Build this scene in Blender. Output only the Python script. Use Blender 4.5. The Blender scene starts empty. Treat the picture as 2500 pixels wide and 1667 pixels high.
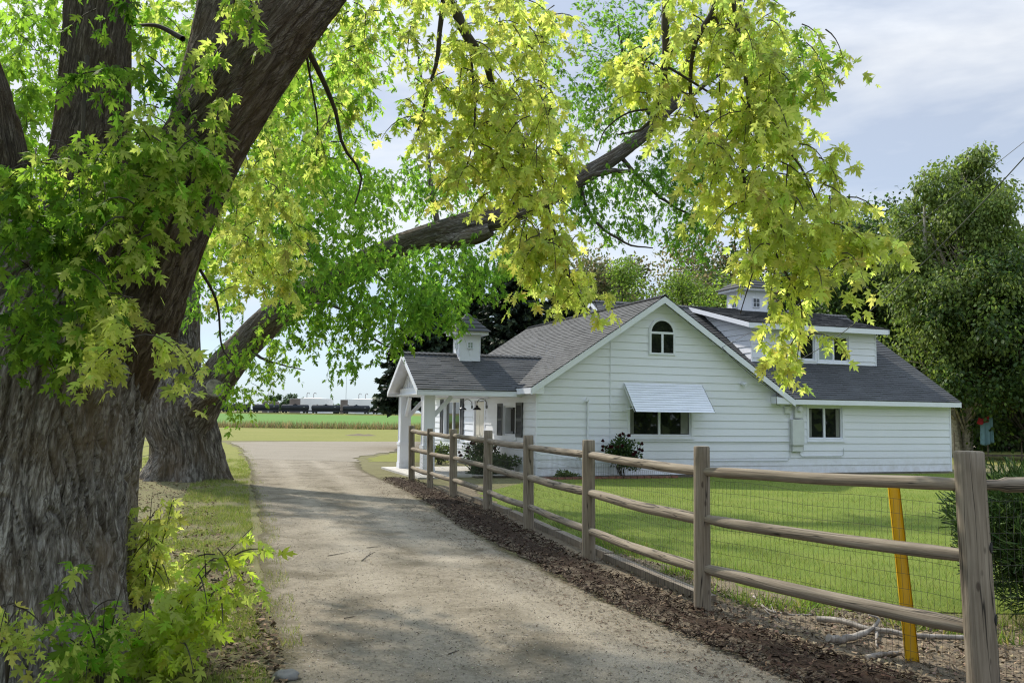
import bpy, math, random
import numpy as np
from mathutils import Vector, Matrix, noise

# ------------------------------------------------------------------ camera, sky, sun, exposure
SC = bpy.context.scene
R = math.radians
F_PX, CAM_H = 2198.0, 1.85                      # focal length in photo pixels (2500 wide), eye height
PITCH, ROLL = R(4.585), R(0.743)
cp, sp, cr, sr = math.cos(PITCH), math.sin(PITCH), math.cos(ROLL), math.sin(ROLL)
FWD = np.array([0, cp, sp]); U0 = np.array([0, -sp, cp]); R0 = np.array([1.0, 0, 0])
RT = cr * R0 + sr * U0; UP = -sr * R0 + cr * U0
cam_d = bpy.data.cameras.new('camera'); cam = bpy.data.objects.new('camera', cam_d)
SC.collection.objects.link(cam); SC.camera = cam
cam_d.sensor_width = 36; cam_d.lens = F_PX / 2500 * 36; cam_d.clip_start = 0.05; cam_d.clip_end = 6000
M = Matrix.Identity(4)
for k in range(3):
    M[k][0], M[k][1], M[k][2] = RT[k], UP[k], -FWD[k]
M[2][3] = CAM_H
cam.matrix_world = M

SUN_EL, SUN_AZ = R(43), math.atan2(-0.61, 0.79)
w = bpy.data.worlds.new('World'); SC.world = w; w.use_nodes = True
nt = w.node_tree; nt.nodes.clear()
n_out = nt.nodes.new('ShaderNodeOutputWorld'); n_bg = nt.nodes.new('ShaderNodeBackground')
n_sky = nt.nodes.new('ShaderNodeTexSky'); n_sky.sky_type = 'NISHITA'; n_sky.sun_disc = False
n_sky.sun_elevation = SUN_EL; n_sky.sun_rotation = SUN_AZ; n_sky.dust_density = 0.15; n_sky.air_density = 0.75; n_sky.altitude = 700
n_tc = nt.nodes.new('ShaderNodeTexCoord'); n_mp = nt.nodes.new('ShaderNodeMapping')
n_mp.inputs['Scale'].default_value = (1.0, 1.0, 4.2); n_mp.inputs['Rotation'].default_value = (0.0, R(10), R(30))
n_no = nt.nodes.new('ShaderNodeTexNoise'); n_no.inputs['Scale'].default_value = 2.6
n_no.inputs['Detail'].default_value = 7; n_no.inputs['Roughness'].default_value = 0.52; n_no.inputs['Distortion'].default_value = 0.35
n_rp = nt.nodes.new('ShaderNodeValToRGB'); n_rp.color_ramp.elements[0].position = 0.36; n_rp.color_ramp.elements[1].position = 0.60
n_rp.color_ramp.elements[0].color = (0.42, 0.42, 0.42, 1); n_rp.color_ramp.elements[1].color = (0.97, 0.97, 0.97, 1)
n_mx = nt.nodes.new('ShaderNodeMix'); n_mx.data_type = 'RGBA'
L = nt.links.new
L(n_tc.outputs['Generated'], n_mp.inputs['Vector']); L(n_mp.outputs[0], n_no.inputs['Vector'])
L(n_no.outputs['Fac'], n_rp.inputs[0])
n_sx = nt.nodes.new('ShaderNodeSeparateXYZ'); n_vm = nt.nodes.new('ShaderNodeValToRGB'); els = n_vm.color_ramp.elements   # thin cloud: hazy at the horizon, brighter and bluer towards the zenith
while len(els) < 4: els.new(0.5)
for e_, (p_, c_) in zip(els, ((0.0, (0.47, 0.56, 0.64)), (0.16, (0.70, 0.75, 0.80)), (0.36, (0.80, 0.82, 0.84)), (0.85, (1.15, 1.40, 1.75)))): e_.position = p_; e_.color = (*c_, 1)
n_sc = nt.nodes.new('ShaderNodeVectorMath'); n_sc.operation = 'SCALE'; n_sc.inputs['Scale'].default_value = 10
n_mr = nt.nodes.new('ShaderNodeMapRange'); n_mr.inputs['From Min'].default_value = 0.0; n_mr.inputs['From Max'].default_value = 0.16; n_mr.inputs['To Min'].default_value = 0.92; n_mr.inputs['To Max'].default_value = 0.0
n_max = nt.nodes.new('ShaderNodeMath'); n_max.operation = 'MAXIMUM'
L(n_tc.outputs['Generated'], n_sx.inputs[0]); L(n_sx.outputs['Z'], n_vm.inputs[0]); L(n_vm.outputs[0], n_sc.inputs[0]); L(n_sc.outputs[0], n_mx.inputs['B'])
L(n_sx.outputs['Z'], n_mr.inputs['Value']); L(n_mr.outputs[0], n_max.inputs[0]); L(n_rp.outputs[0], n_max.inputs[1])
L(n_max.outputs[0], n_mx.inputs['Factor']); L(n_sky.outputs[0], n_mx.inputs['A']); L(n_mx.outputs['Result'], n_bg.inputs['Color'])
n_bg.inputs['Strength'].default_value = 0.09; L(n_bg.outputs[0], n_out.inputs[0])

sun_d = bpy.data.lights.new('sun', 'SUN'); sun_d.energy = 3.9; sun_d.angle = R(1.5); sun_d.color = (1.0, 0.93, 0.80)
sun = bpy.data.objects.new('sun', sun_d); SC.collection.objects.link(sun)
s_dir = Vector((math.cos(SUN_EL) * math.sin(SUN_AZ), math.cos(SUN_EL) * math.cos(SUN_AZ), math.sin(SUN_EL)))
sun.rotation_euler = s_dir.to_track_quat('Z', 'Y').to_euler(); sun.location = s_dir * 60
SC.view_settings.view_transform = 'Standard'; SC.view_settings.look = 'None'
SC.view_settings.gamma = 1; SC.view_settings.use_curve_mapping = False; SC.view_settings.exposure = 0.52
SC.cycles.use_denoising = True; SC.cycles.denoiser = 'OPENIMAGEDENOISE'; SC.cycles.denoising_input_passes = 'RGB_ALBEDO_NORMAL'; SC.cycles.denoising_prefilter = 'NONE'; SC.cycles.denoising_quality = 'HIGH'; SC.cycles.use_adaptive_sampling = False; SC.cycles.sample_clamp_indirect = 2.5; SC.cycles.max_bounces = 6; SC.cycles.diffuse_bounces = 3; SC.cycles.filter_width = 1.2; SC.cycles.transmission_bounces = 4
SC.cycles.glossy_bounces = 2; SC.cycles.caustics_reflective = False; SC.cycles.caustics_refractive = False

# ------------------------------------------------------------------ helpers
rng = np.random.default_rng(7); random.seed(7)
def V(*a): return np.array(a, float)
def ray_src(x, y): return FWD + (x - 1250) / F_PX * RT - (y - 833.5) / F_PX * UP
def at(x, y, Y):
    """a point Y metres ahead, from a position in the 2352-wide picture"""
    d = ray_src(x * 1.063, y * 1.063); return V(0, 0, CAM_H) + d * (Y / d[1])
def gp(x, y, z=0.0):
    """a point on the ground, from photo pixels"""
    d = ray_src(x, y); return V(0, 0, CAM_H) + d * ((z - CAM_H) / d[2])
def norm(a): a = np.asarray(a, float); return a / (np.linalg.norm(a) + 1e-12)

class MB:
    def __init__(s): s.v = []; s.f = []; s.uv = []; s.n = 0; s.col = []
    def add(s, vs, fs, uvs=None, col=None):
        b = s.n; s.v.extend([tuple(map(float, p)) for p in vs]); s.n += len(vs)
        for f in fs: s.f.append(tuple(b + i for i in f))
        if uvs is None: uvs = [(0, 0)] * len(vs)
        s.uv.extend([tuple(map(float, q)) for q in uvs])
        s.col.extend([col or (1, 1, 1)] * len(vs))
        return s
    def quad(s, a, b, c, d, uv=None): return s.add([a, b, c, d], [(0, 1, 2, 3)], uv)
    def box(s, lo, hi):
        (x0, y0, z0), (x1, y1, z1) = lo, hi
        return s.hexa([(x0, y0, z0), (x1, y0, z0), (x1, y1, z0), (x0, y1, z0), (x0, y0, z1), (x1, y0, z1), (x1, y1, z1), (x0, y1, z1)])
    def hexa(s, p):
        F = [(3, 2, 1, 0), (4, 5, 6, 7), (0, 1, 5, 4), (1, 2, 6, 5), (2, 3, 7, 6), (3, 0, 4, 7)]
        for f in F:
            q = [np.asarray(p[i], float) for i in f]
            w_ = np.linalg.norm(q[1] - q[0]); h_ = np.linalg.norm(q[3] - q[0])
            s.add(q, [(0, 1, 2, 3)], [(0, 0), (w_, 0), (w_, h_), (0, h_)])
        return s
    def beam(s, p0, p1, a, b):
        """box from p0 to p1 with cross vectors a, b (full widths, centred)"""
        p0, p1, a, b = (np.asarray(q, float) for q in (p0, p1, a, b)); a = a / 2; b = b / 2
        return s.hexa([p0 - a - b, p0 + a - b, p1 + a - b, p1 - a - b, p0 - a + b, p0 + a + b, p1 + a + b, p1 - a + b])
    def tube(s, pts, rad, n=8, cap=True):
        pts = [np.asarray(q, float) for q in pts]; m = len(pts)
        if np.isscalar(rad): rad = [rad] * m
        t = [norm(pts[min(i + 1, m - 1)] - pts[max(i - 1, 0)]) for i in range(m)]
        ref = V(0, 0, 1) if abs(t[0][2]) < 0.9 else V(1, 0, 0)
        a = norm(np.cross(ref, t[0])); vs = []; uv = []; ln = 0; o_ = random.random() * 20
        for i in range(m):
            a = norm(a - t[i] * (a @ t[i])); b = np.cross(t[i], a)
            if i: ln += np.linalg.norm(pts[i] - pts[i - 1])
            for k in range(n + 1):
                q = 2 * math.pi * k / n
                vs.append(pts[i] + rad[i] * (math.cos(q) * a + math.sin(q) * b)); uv.append((q / (2 * math.pi) * 6.28 * max(rad) + o_, ln + o_))
        fs = [(i * (n + 1) + k, i * (n + 1) + k + 1, (i + 1) * (n + 1) + k + 1, (i + 1) * (n + 1) + k) for i in range(m - 1) for k in range(n)]
        s.add(vs, fs, uv)
        if cap:
            for i, rev in ((0, True), (m - 1, False)):
                ring = [vs[i * (n + 1) + k] for k in range(n)]
                if rev: ring = ring[::-1]
                s.add(ring, [tuple(range(n))], [(p[0] * 1.0, p[1]) for p in ring])
        return s
    def build(s, name, mat, parent=None, smooth=False):
        me = bpy.data.meshes.new(name); me.from_pydata(s.v, [], s.f)
        uvl = me.uv_layers.new(name='UVMap')
        idx = np.empty(len(me.loops), dtype=np.int32); me.loops.foreach_get('vertex_index', idx)
        uvl.data.foreach_set('uv', np.asarray(s.uv, dtype=np.float32)[idx].ravel())
        if smooth: me.polygons.foreach_set('use_smooth', [True] * len(me.polygons))
        return link(name, me, mat, parent)

def link(name, me, mat, parent=None):
    o = bpy.data.objects.new(name, me); SC.collection.objects.link(o)
    if mat: me.materials.append(mat)
    if parent: o.parent = parent
    return o
def fast_mesh(name, verts, tris, mat, parent=None, col=None, uv=None, smooth=False):
    """triangle mesh from arrays, with an optional per-point colour 'tint'"""
    me = bpy.data.meshes.new(name); verts = np.ascontiguousarray(verts, dtype=np.float32); tris = np.ascontiguousarray(tris, dtype=np.int32)
    nv, k = len(verts), tris.shape[1]
    me.vertices.add(nv); me.vertices.foreach_set('co', verts.ravel())
    me.loops.add(tris.size); me.loops.foreach_set('vertex_index', tris.ravel())
    me.polygons.add(len(tris)); me.polygons.foreach_set('loop_start', np.arange(0, tris.size, k, dtype=np.int32))
    me.polygons.foreach_set('loop_total', np.full(len(tris), k, dtype=np.int32))
    if smooth: me.polygons.foreach_set('use_smooth', np.ones(len(tris), dtype=bool))
    me.update(calc_edges=True)
    if col is not None:
        ca = me.color_attributes.new('tint', 'FLOAT_COLOR', 'POINT')
        c4 = np.ones((nv, 4), dtype=np.float32); c4[:, :3] = col; ca.data.foreach_set('color', c4.ravel())
    if uv is not None:
        ul = me.uv_layers.new(name='UVMap'); ul.data.foreach_set('uv', np.asarray(uv, dtype=np.float32)[tris.ravel()].ravel())
    return link(name, me, mat, parent)
def tag(o, label=None, cat=None, group=None, kind=None):
    if label: o['label'] = label
    if cat: o['category'] = cat
    if group: o['group'] = group
    if kind: o['kind'] = kind
    return o
def empty(name, loc=(0, 0, 0), rz=0.0):
    o = bpy.data.objects.new(name, None); SC.collection.objects.link(o); o.location = loc; o.rotation_euler = (0, 0, rz)
    o.empty_display_size = 0.2; return o
def copy_tree(o, parent=None):
    c = o.copy(); SC.collection.objects.link(c)
    if parent: c.parent = parent
    for ch in list(o.children): copy_tree(ch, c)
    return c

# ------------------------------------------------------------------ materials
def mat_new(name):
    m = bpy.data.materials.new(name); m.use_nodes = True; t = m.node_tree; t.nodes.clear()
    o = t.nodes.new('ShaderNodeOutputMaterial'); b = t.nodes.new('ShaderNodeBsdfPrincipled'); t.links.new(b.outputs[0], o.inputs[0])
    return m, t, b, o
def N(t, typ, **kw):
    n = t.nodes.new('ShaderNode' + typ)
    for k, v in kw.items():
        if k in n.inputs: n.inputs[k].default_value = v
        else: setattr(n, k, v)
    return n
def coords(t, kind='Object', scale=(1, 1, 1), rot=(0, 0, 0)):
    c = N(t, 'TexCoord'); m = N(t, 'Mapping', Scale=scale, Rotation=rot); t.links.new(c.outputs[kind], m.inputs[0]); return m.outputs[0]
def tnoise(t, vec, scale, detail=4, rough=0.55, dist=0.0):
    n = N(t, 'TexNoise', Scale=scale, Detail=detail, Roughness=rough, Distortion=dist); t.links.new(vec, n.inputs['Vector']); return n.outputs['Fac']
def ramp(t, fac, stops):
    r = N(t, 'ValToRGB'); e = r.color_ramp.elements
    while len(e) < len(stops): e.new(0.5)
    for q, (p, c) in zip(e, stops):
        q.position = p; q.color = (*c, 1) if len(c) == 3 else c
    t.links.new(fac, r.inputs[0]); return r.outputs[0]
def mixc(t, fac, a, b, mode='MIX'):
    m = N(t, 'Mix', data_type='RGBA', blend_type=mode)
    for sock, val in (('Factor', fac), ('A', a), ('B', b)):
        i = [q for q in m.inputs if q.name == sock and (q.type == ('VALUE' if sock == 'Factor' else 'RGBA'))][0]
        if hasattr(val, 'links') or hasattr(val, 'is_linked'): t.links.new(val, i)
        else: i.default_value = val if sock == 'Factor' else (*val, 1)
    return [q for q in m.outputs if q.type == 'RGBA'][0]
def bump(t, b, h, strength=0.5, dist=0.01):
    n = N(t, 'Bump', Strength=strength, Distance=dist); t.links.new(h, n.inputs['Height']); t.links.new(n.outputs[0], b.inputs['Normal'])
def simple(name, col, rough=0.6, var=0.15, scale=6, metal=0.0, bmp=0.0, spec=0.4):
    m, t, b, o = mat_new(name); v = coords(t)
    f = tnoise(t, v, scale, 5); c2 = tuple(c * (1 - var) for c in col); c3 = tuple(min(1, c * (1 + var)) for c in col)
    t.links.new(ramp(t, f, [(0.3, c2), (0.7, c3)]), b.inputs['Base Color'])
    b.inputs['Roughness'].default_value = rough; b.inputs['Metallic'].default_value = metal; b.inputs['Specular IOR Level'].default_value = spec
    if bmp: bump(t, b, tnoise(t, v, scale * 6, 4), bmp, 0.005)
    return m

def m_paint():
    m, t, b, o = mat_new('white_paint'); v = coords(t); 
    f = tnoise(t, v, 1.3, 6, 0.6); g = tnoise(t, coords(t, 'Object', (30, 30, 1.5)), 1.0, 4)
    c = ramp(t, f, [(0.3, (0.77, 0.795, 0.875)), (0.65, (0.80, 0.82, 0.90))])
    c = mixc(t, ramp(t, g, [(0.55, (0, 0, 0)), (0.8, (0.10,) * 3)]), c, (0.58, 0.58, 0.53))
    sx_ = N(t, 'SeparateXYZ'); t.links.new(coords(t), sx_.inputs[0]); gd = N(t, 'MapRange'); t.links.new(sx_.outputs['Z'], gd.inputs['Value']); gd.inputs['From Min'].default_value = 0.75; gd.inputs['From Max'].default_value = 0.05
    gm = N(t, 'Math', operation='MULTIPLY'); t.links.new(gd.outputs[0], gm.inputs[0]); t.links.new(ramp(t, tnoise(t, v, 3.5, 6, 0.7), [(0.4, (0, 0, 0)), (0.75, (0.55,) * 3)]), gm.inputs[1]); c = mixc(t, gm.outputs[0], c, (0.42, 0.39, 0.32))   # mud splashed on the lowest boards
    t.links.new(c, b.inputs['Base Color']); b.inputs['Roughness'].default_value = 0.5; b.inputs['Specular IOR Level'].default_value = 0.3
    bump(t, b, tnoise(t, coords(t, 'Object', (2, 2, 40)), 3, 4), 0.06, 0.004); return m
def m_shingle():
    m, t, b, o = mat_new('asphalt_shingle'); v = coords(t, 'UV')
    br = N(t, 'TexBrick', Scale=1.0, **{'Mortar Size': 0.008, 'Brick Width': 0.30, 'Row Height': 0.14, 'Bias': -0.2, 'Mortar Smooth': 0.2})
    br.inputs['Color1'].default_value = (0.046, 0.049, 0.053, 1); br.inputs['Color2'].default_value = (0.088, 0.091, 0.096, 1); br.inputs['Mortar'].default_value = (0.028, 0.028, 0.03, 1)
    t.links.new(v, br.inputs['Vector'])
    g = tnoise(t, coords(t, 'UV', (1, 1, 1)), 160, 2, 0.7); big = tnoise(t, v, 0.7, 4)
    c = mixc(t, 0.55, br.outputs['Color'], ramp(t, g, [(0.35, (0.025, 0.025, 0.03)), (0.7, (0.14, 0.14, 0.15))]))
    c = mixc(t, 0.5, c, ramp(t, big, [(0.3, (0.05, 0.052, 0.055)), (0.7, (0.092, 0.095, 0.097))]))
    t.links.new(c, b.inputs['Base Color']); b.inputs['Roughness'].default_value = 0.85; b.inputs['Specular IOR Level'].default_value = 0.35
    bump(t, b, g, 0.5, 0.004); return m
def m_bark(name, dark, mid, light, sx=17, sy=1.3, strength=1.0, dist=0.035, lean=16):
    m, t, b, o = mat_new(name); v0 = coords(t, 'UV', (1, 1, 1), (0, 0, R(lean)))
    def nz(fx, fy, d, r, ds): 
        q = N(t, 'Mapping', Scale=(sx * fx, sy * fy, 1)); t.links.new(v0, q.inputs[0]); return tnoise(t, q.outputs[0], 1.0, d, r, ds)
    def crack(f, w):
        a = N(t, 'Math', operation='SUBTRACT'); t.links.new(f, a.inputs[0]); a.inputs[1].default_value = 0.5
        k = N(t, 'Math', operation='ABSOLUTE'); t.links.new(a.outputs[0], k.inputs[0]); return ramp(t, k.outputs[0], [(0.0, (0, 0, 0)), (w * 0.45, (0.35,) * 3), (w, (1, 1, 1))])
    def mul(a, b_, lo=0.0):
        k = N(t, 'Math', operation='MULTIPLY_ADD'); t.links.new(b_, k.inputs[0]); k.inputs[1].default_value = 1 - lo; k.inputs[2].default_value = lo
        q = N(t, 'Math', operation='MULTIPLY'); t.links.new(a, q.inputs[0]); t.links.new(k.outputs[0], q.inputs[1]); return q.outputs[0]
    c1 = crack(nz(0.62, 1.5, 4, 0.55, 0.5), 0.085); c2 = crack(nz(1.25, 3.4, 4, 0.6, 0.6), 0.075); fine = nz(3.6, 16, 6, 0.75, 0.3); big = tnoise(t, coords(t, 'UV'), 1.3, 5)
    st = nz(1.5, 3.6, 8, 0.7, 0.6)
    pl = mul(mul(c1, c2, 0.25), fine, 0.2)
    c = ramp(t, pl, [(0.03, dark), (0.24, mid), (0.60, light)])
    c = mixc(t, 0.45, c, ramp(t, st, [(0.36, dark), (0.50, mid), (0.66, light)]))
    c = mixc(t, ramp(t, big, [(0.42, (0, 0, 0)), (0.70, (0.6,) * 3)]), c, tuple(x * q for x, q in zip(mid, (0.95, 0.78, 0.55))))
    t.links.new(c, b.inputs['Base Color']); b.inputs['Roughness'].default_value = 0.95; b.inputs['Specular IOR Level'].default_value = 0.1
    bump(t, b, pl, strength, dist); return m
def m_leaf(name, trans=0.62, gloss=0.15, tgain=2.1):
    m, t, b, o = mat_new(name); a = N(t, 'Attribute', attribute_name='tint')
    tr = N(t, 'BsdfTranslucent'); mx = N(t, 'MixShader'); mx.inputs[0].default_value = trans
    t.links.new(a.outputs['Color'], b.inputs['Base Color']); b.inputs['Roughness'].default_value = 0.62; b.inputs['Specular IOR Level'].default_value = gloss
    g = mixc(t, 1.0, a.outputs['Color'], (tgain * 0.96, tgain, tgain * 0.75), 'MULTIPLY')
    t.links.new(g, tr.inputs['Color']); t.links.new(b.outputs[0], mx.inputs[1]); t.links.new(tr.outputs[0], mx.inputs[2]); t.links.new(mx.outputs[0], o.inputs[0]); return m
def m_tint(name, rough=0.9):
    m, t, b, o = mat_new(name); a = N(t, 'Attribute', attribute_name='tint'); t.links.new(a.outputs['Color'], b.inputs['Base Color'])
    b.inputs['Roughness'].default_value = rough; b.inputs['Specular IOR Level'].default_value = 0.15; return m
def m_wood():
    m, t, b, o = mat_new('weathered_wood'); v = coords(t, 'UV', (26, 1.3, 1))
    g = tnoise(t, v, 1.0, 7, 0.6, 0.6); f = tnoise(t, coords(t, 'UV', (90, 2.2, 1)), 1.0, 4); st = tnoise(t, coords(t, 'UV', (3, 1.1, 1)), 1.6, 5, 0.6, 0.4)
    c = ramp(t, g, [(0.25, (0.115, 0.084, 0.056)), (0.5, (0.225, 0.186, 0.142)), (0.75, (0.35, 0.30, 0.235))])
    c = mixc(t, 0.30, c, ramp(t, f, [(0.35, (0.12, 0.098, 0.076)), (0.65, (0.36, 0.315, 0.255))]))
    c = mixc(t, ramp(t, st, [(0.50, (0, 0, 0)), (0.85, (0.65,) * 3)]), c, (0.09, 0.075, 0.058))
    ck = tnoise(t, coords(t, 'UV', (14, 0.45, 1)), 1.0, 3, 0.4, 0.3); ckm = ramp(t, ck, [(0.487, (0, 0, 0)), (0.497, (1, 1, 1)), (0.503, (1, 1, 1)), (0.513, (0, 0, 0))])
    c = mixc(t, ckm, c, (0.035, 0.03, 0.025))
    vo = N(t, 'TexVoronoi', Scale=1.0); t.links.new(coords(t, 'UV', (5, 2.2, 1)), vo.inputs['Vector'])
    c = mixc(t, ramp(t, vo.outputs['Distance'], [(0.05, (0.8,) * 3), (0.09, (0, 0, 0))]), c, (0.06, 0.045, 0.035))
    t.links.new(c, b.inputs['Base Color']); b.inputs['Roughness'].default_value = 0.85; b.inputs['Specular IOR Level'].default_value = 0.2
    bump(t, b, g, 0.9, 0.010); return m
def m_ground(name, stops, scale, stops2, scale2, fac2, bscale=40, bstr=0.5, rough=0.95, patch=None, edge=None, tracks=None, elo=0.66):
    m, t, b, o = mat_new(name); v = coords(t)
    c = ramp(t, tnoise(t, v, scale, 8, 0.65), stops); c2 = ramp(t, tnoise(t, v, scale2, 6, 0.7), stops2)
    c = mixc(t, fac2, c, c2)
    if patch:
        ps, pc, lo, hi, amt = patch
        c = mixc(t, ramp(t, tnoise(t, v, ps, 6, 0.6, 0.4), [(lo, (0, 0, 0)), (hi, (amt,) * 3)]), c, pc)
    if edge:
        at_ = N(t, 'Attribute', attribute_name='tint'); q = N(t, 'Math', operation='MULTIPLY_ADD'); sc_ = N(t, 'SeparateColor'); t.links.new(at_.outputs['Color'], sc_.inputs[0]); t.links.new(sc_.outputs[0], q.inputs[0]); q.inputs[1].default_value = -0.62; q.inputs[2].default_value = 0.62
        if tracks:
            tk_ = N(t, 'Math', operation='MULTIPLY'); t.links.new(ramp(t, sc_.outputs[1], [(0.2, (0, 0, 0)), (0.34, (1, 1, 1)), (0.46, (0.1,) * 3), (0.56, (0, 0, 0)), (0.68, (1, 1, 1)), (0.82, (0.05,) * 3)]), tk_.inputs[0]); t.links.new(ramp(t, tnoise(t, v, 0.8, 5, 0.6), [(0.3, (0.15,) * 3), (0.65, (0.75,) * 3)]), tk_.inputs[1]); c = mixc(t, tk_.outputs[0], c, tracks)
            c = mixc(t, ramp(t, tnoise(t, coords(t, 'Object', (2.2, 1.4, 1)), 2.0, 7, 0.75, 0.6), [(0.54, (0, 0, 0)), (0.66, (0.6,) * 3)]), c, (0.115, 0.097, 0.068))
        s2 = N(t, 'Math', operation='ADD'); t.links.new(q.outputs[0], s2.inputs[0]); t.links.new(tnoise(t, v, 9, 6, 0.75), s2.inputs[1]); c = mixc(t, ramp(t, s2.outputs[0], [(elo, (0, 0, 0)), (elo + 0.32, (1, 1, 1))]), c, edge)
    t.links.new(c, b.inputs['Base Color']); b.inputs['Roughness'].default_value = rough; b.inputs['Specular IOR Level'].default_value = 0.1
    bump(t, b, tnoise(t, v, bscale, 5, 0.7), bstr, 0.02); return m

M_PAINT = m_paint(); M_ROOF = m_shingle()
M_TRIM = simple('white_trim', (0.77, 0.795, 0.88), 0.45, 0.04, 2)
M_BARK = m_bark('maple_bark', (0.022, 0.018, 0.015), (0.20, 0.183, 0.162), (0.56, 0.535, 0.50), 17, 1.3, 1.0, 0.03, 14)
M_LIMB_SHADE = m_bark('shaded_brown_limb_bark', (0.014, 0.011, 0.009), (0.105, 0.085, 0.066), (0.27, 0.228, 0.183), 17, 1.3, 1.0, 0.03, 12)  # browner than the trunk, and darkened to paint in the crown's shade
M_BARK2 = m_bark('old_maple_bark', (0.020, 0.016, 0.013), (0.145, 0.13, 0.113), (0.40, 0.37, 0.335), 10, 1.0, 1.0, 0.05, 6)
M_TWIG = simple('twig_bark', (0.045, 0.037, 0.028), 0.9, 0.3, 8)
M_BIRCH = simple('birch_bark', (0.42, 0.38, 0.32), 0.8, 0.45, 9)
M_LEAF = m_leaf('maple_leaf'); M_LEAF2 = m_leaf('tree_leaf', 0.42, 0.4, 1.6); M_NEEDLE = m_leaf('needle', 0.12, 0.25, 1.2)
M_GRASSB = m_leaf('grass_blade', 0.4, 0.3, 1.5); M_CHIP = m_tint('loose_litter')
M_WOOD = m_wood(); M_WIRE = simple('galvanised_wire', (0.10, 0.10, 0.095), 0.5, 0.2, 10, 0.6)
M_BLACK = simple('black_metal', (0.018, 0.017, 0.017), 0.4, 0.2, 12, 0.3)
M_SHUT = simple('dark_shutter', (0.05, 0.052, 0.058), 0.55, 0.12, 10)
M_GREYP = simple('grey_paint_box', (0.62, 0.645, 0.65), 0.45, 0.06, 4)
M_YELLOW = simple('yellow_plastic', (0.72, 0.44, 0.015), 0.38, 0.08, 4)
M_DOOR = simple('beige_door', (0.60, 0.56, 0.49), 0.5, 0.05, 3)
M_CONC = simple('concrete', (0.46, 0.44, 0.41), 0.9, 0.15, 5, 0, 0.3)
M_BRICK = simple('red_brick_edge', (0.22, 0.09, 0.07), 0.9, 0.35, 8, 0, 0.4)
M_DEAD = simple('dead_wood', (0.27, 0.24, 0.21), 0.9, 0.5, 9, 0, 0.6)
M_STONE = simple('field_stone', (0.17, 0.165, 0.155), 0.9, 0.25, 9, 0, 0.5)
M_PETAL = simple('dark_red_petal', (0.075, 0.006, 0.014), 0.6, 0.4, 30)
M_TRAIN = simple('tank_car_black', (0.026, 0.029, 0.038), 0.85, 0.25, 0.5)
M_TANKW = simple('white_tank', (0.78, 0.79, 0.80), 0.5, 0.04, 0.1)
M_TANKB = simple('brown_tank', (0.16, 0.135, 0.125), 0.7, 0.2, 0.3)
M_CABLE = simple('cable', (0.07, 0.07, 0.07), 0.6, 0.2, 4)
M_BLUE = simple('pale_blue_cloth', (0.13, 0.23, 0.26), 0.9, 0.1, 5); M_RED = simple('red_cloth', (0.22, 0.01, 0.01), 0.9, 0.2, 5)
M_INT = simple('dark_interior', (0.02, 0.02, 0.02), 0.9, 0.2, 2)
def m_glass(name, col):
    m, t, b, o = mat_new(name); t.links.new(ramp(t, tnoise(t, coords(t), 1.5, 3), [(0.3, col), (0.7, tuple(c * 1.6 for c in col))]), b.inputs['Base Color'])
    b.inputs['Roughness'].default_value = 0.02; b.inputs['IOR'].default_value = 1.7; bump(t, b, tnoise(t, coords(t), 1.2, 2), 0.05, 0.01); return m
M_GLASS = m_glass('window_glass', (0.010, 0.012, 0.011)); M_CURT = m_glass('curtained_glass', (0.26, 0.31, 0.29))
M_GROUND = m_ground('bare_ground', [(0.3, (0.115, 0.10, 0.055)), (0.55, (0.165, 0.155, 0.07)), (0.75, (0.20, 0.17, 0.10))], 1.6,
                    [(0.3, (0.06, 0.075, 0.02)), (0.7, (0.24, 0.20, 0.13))], 35, 0.4)
M_DRIVE = m_ground('gravel_drive', [(0.3, (0.185, 0.148, 0.105)), (0.5, (0.27, 0.224, 0.166)), (0.72, (0.35, 0.296, 0.225))], 0.55,
                   [(0.25, (0.09, 0.075, 0.055)), (0.5, (0.235, 0.21, 0.165)), (0.75, (0.36, 0.31, 0.24))], 17, 0.55, 34, 1.0, 0.95, (1.1, (0.105, 0.088, 0.06), 0.47, 0.64, 0.75), (0.11, 0.095, 0.055), (0.36, 0.315, 0.25))
M_TRACK = m_ground('gravel_track', [(0.3, (0.20, 0.175, 0.135)), (0.55, (0.25, 0.22, 0.175)), (0.75, (0.29, 0.255, 0.21))], 0.5, [(0.25, (0.14, 0.12, 0.09)), (0.5, (0.24, 0.21, 0.165)), (0.75, (0.33, 0.295, 0.245))], 20, 0.5, 60, 0.6)
M_LAWN = m_ground('lawn', [(0.3, (0.10, 0.15, 0.026)), (0.5, (0.15, 0.195, 0.034)), (0.72, (0.215, 0.225, 0.06))], 0.9,
                  [(0.3, (0.08, 0.12, 0.018)), (0.7, (0.20, 0.25, 0.05))], 45, 0.5, 90, 0.8)
M_DRYG = m_ground('dry_grass', [(0.3, (0.135, 0.15, 0.035)), (0.55, (0.175, 0.18, 0.045)), (0.75, (0.225, 0.20, 0.07))], 0.16,
                  [(0.3, (0.12, 0.15, 0.03)), (0.7, (0.28, 0.25, 0.09))], 3, 0.45, 30, 0.6)
M_CROP = m_ground('crop_field', [(0.3, (0.075, 0.165, 0.03)), (0.55, (0.10, 0.20, 0.038)), (0.75, (0.13, 0.23, 0.05))], 0.05,
                  [(0.3, (0.06, 0.13, 0.022)), (0.7, (0.13, 0.235, 0.06))], 1.4, 0.5, 6, 0.5)
M_MULCH = m_ground('bark_mulch', [(0.3, (0.022, 0.014, 0.010)), (0.6, (0.042, 0.027, 0.019)), (0.8, (0.07, 0.046, 0.032))], 14,
                   [(0.3, (0.014, 0.009, 0.006)), (0.7, (0.075, 0.05, 0.034))], 60, 0.5, 50, 1.0, 0.95, None, (0.16, 0.13, 0.095), None, 0.86)
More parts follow.
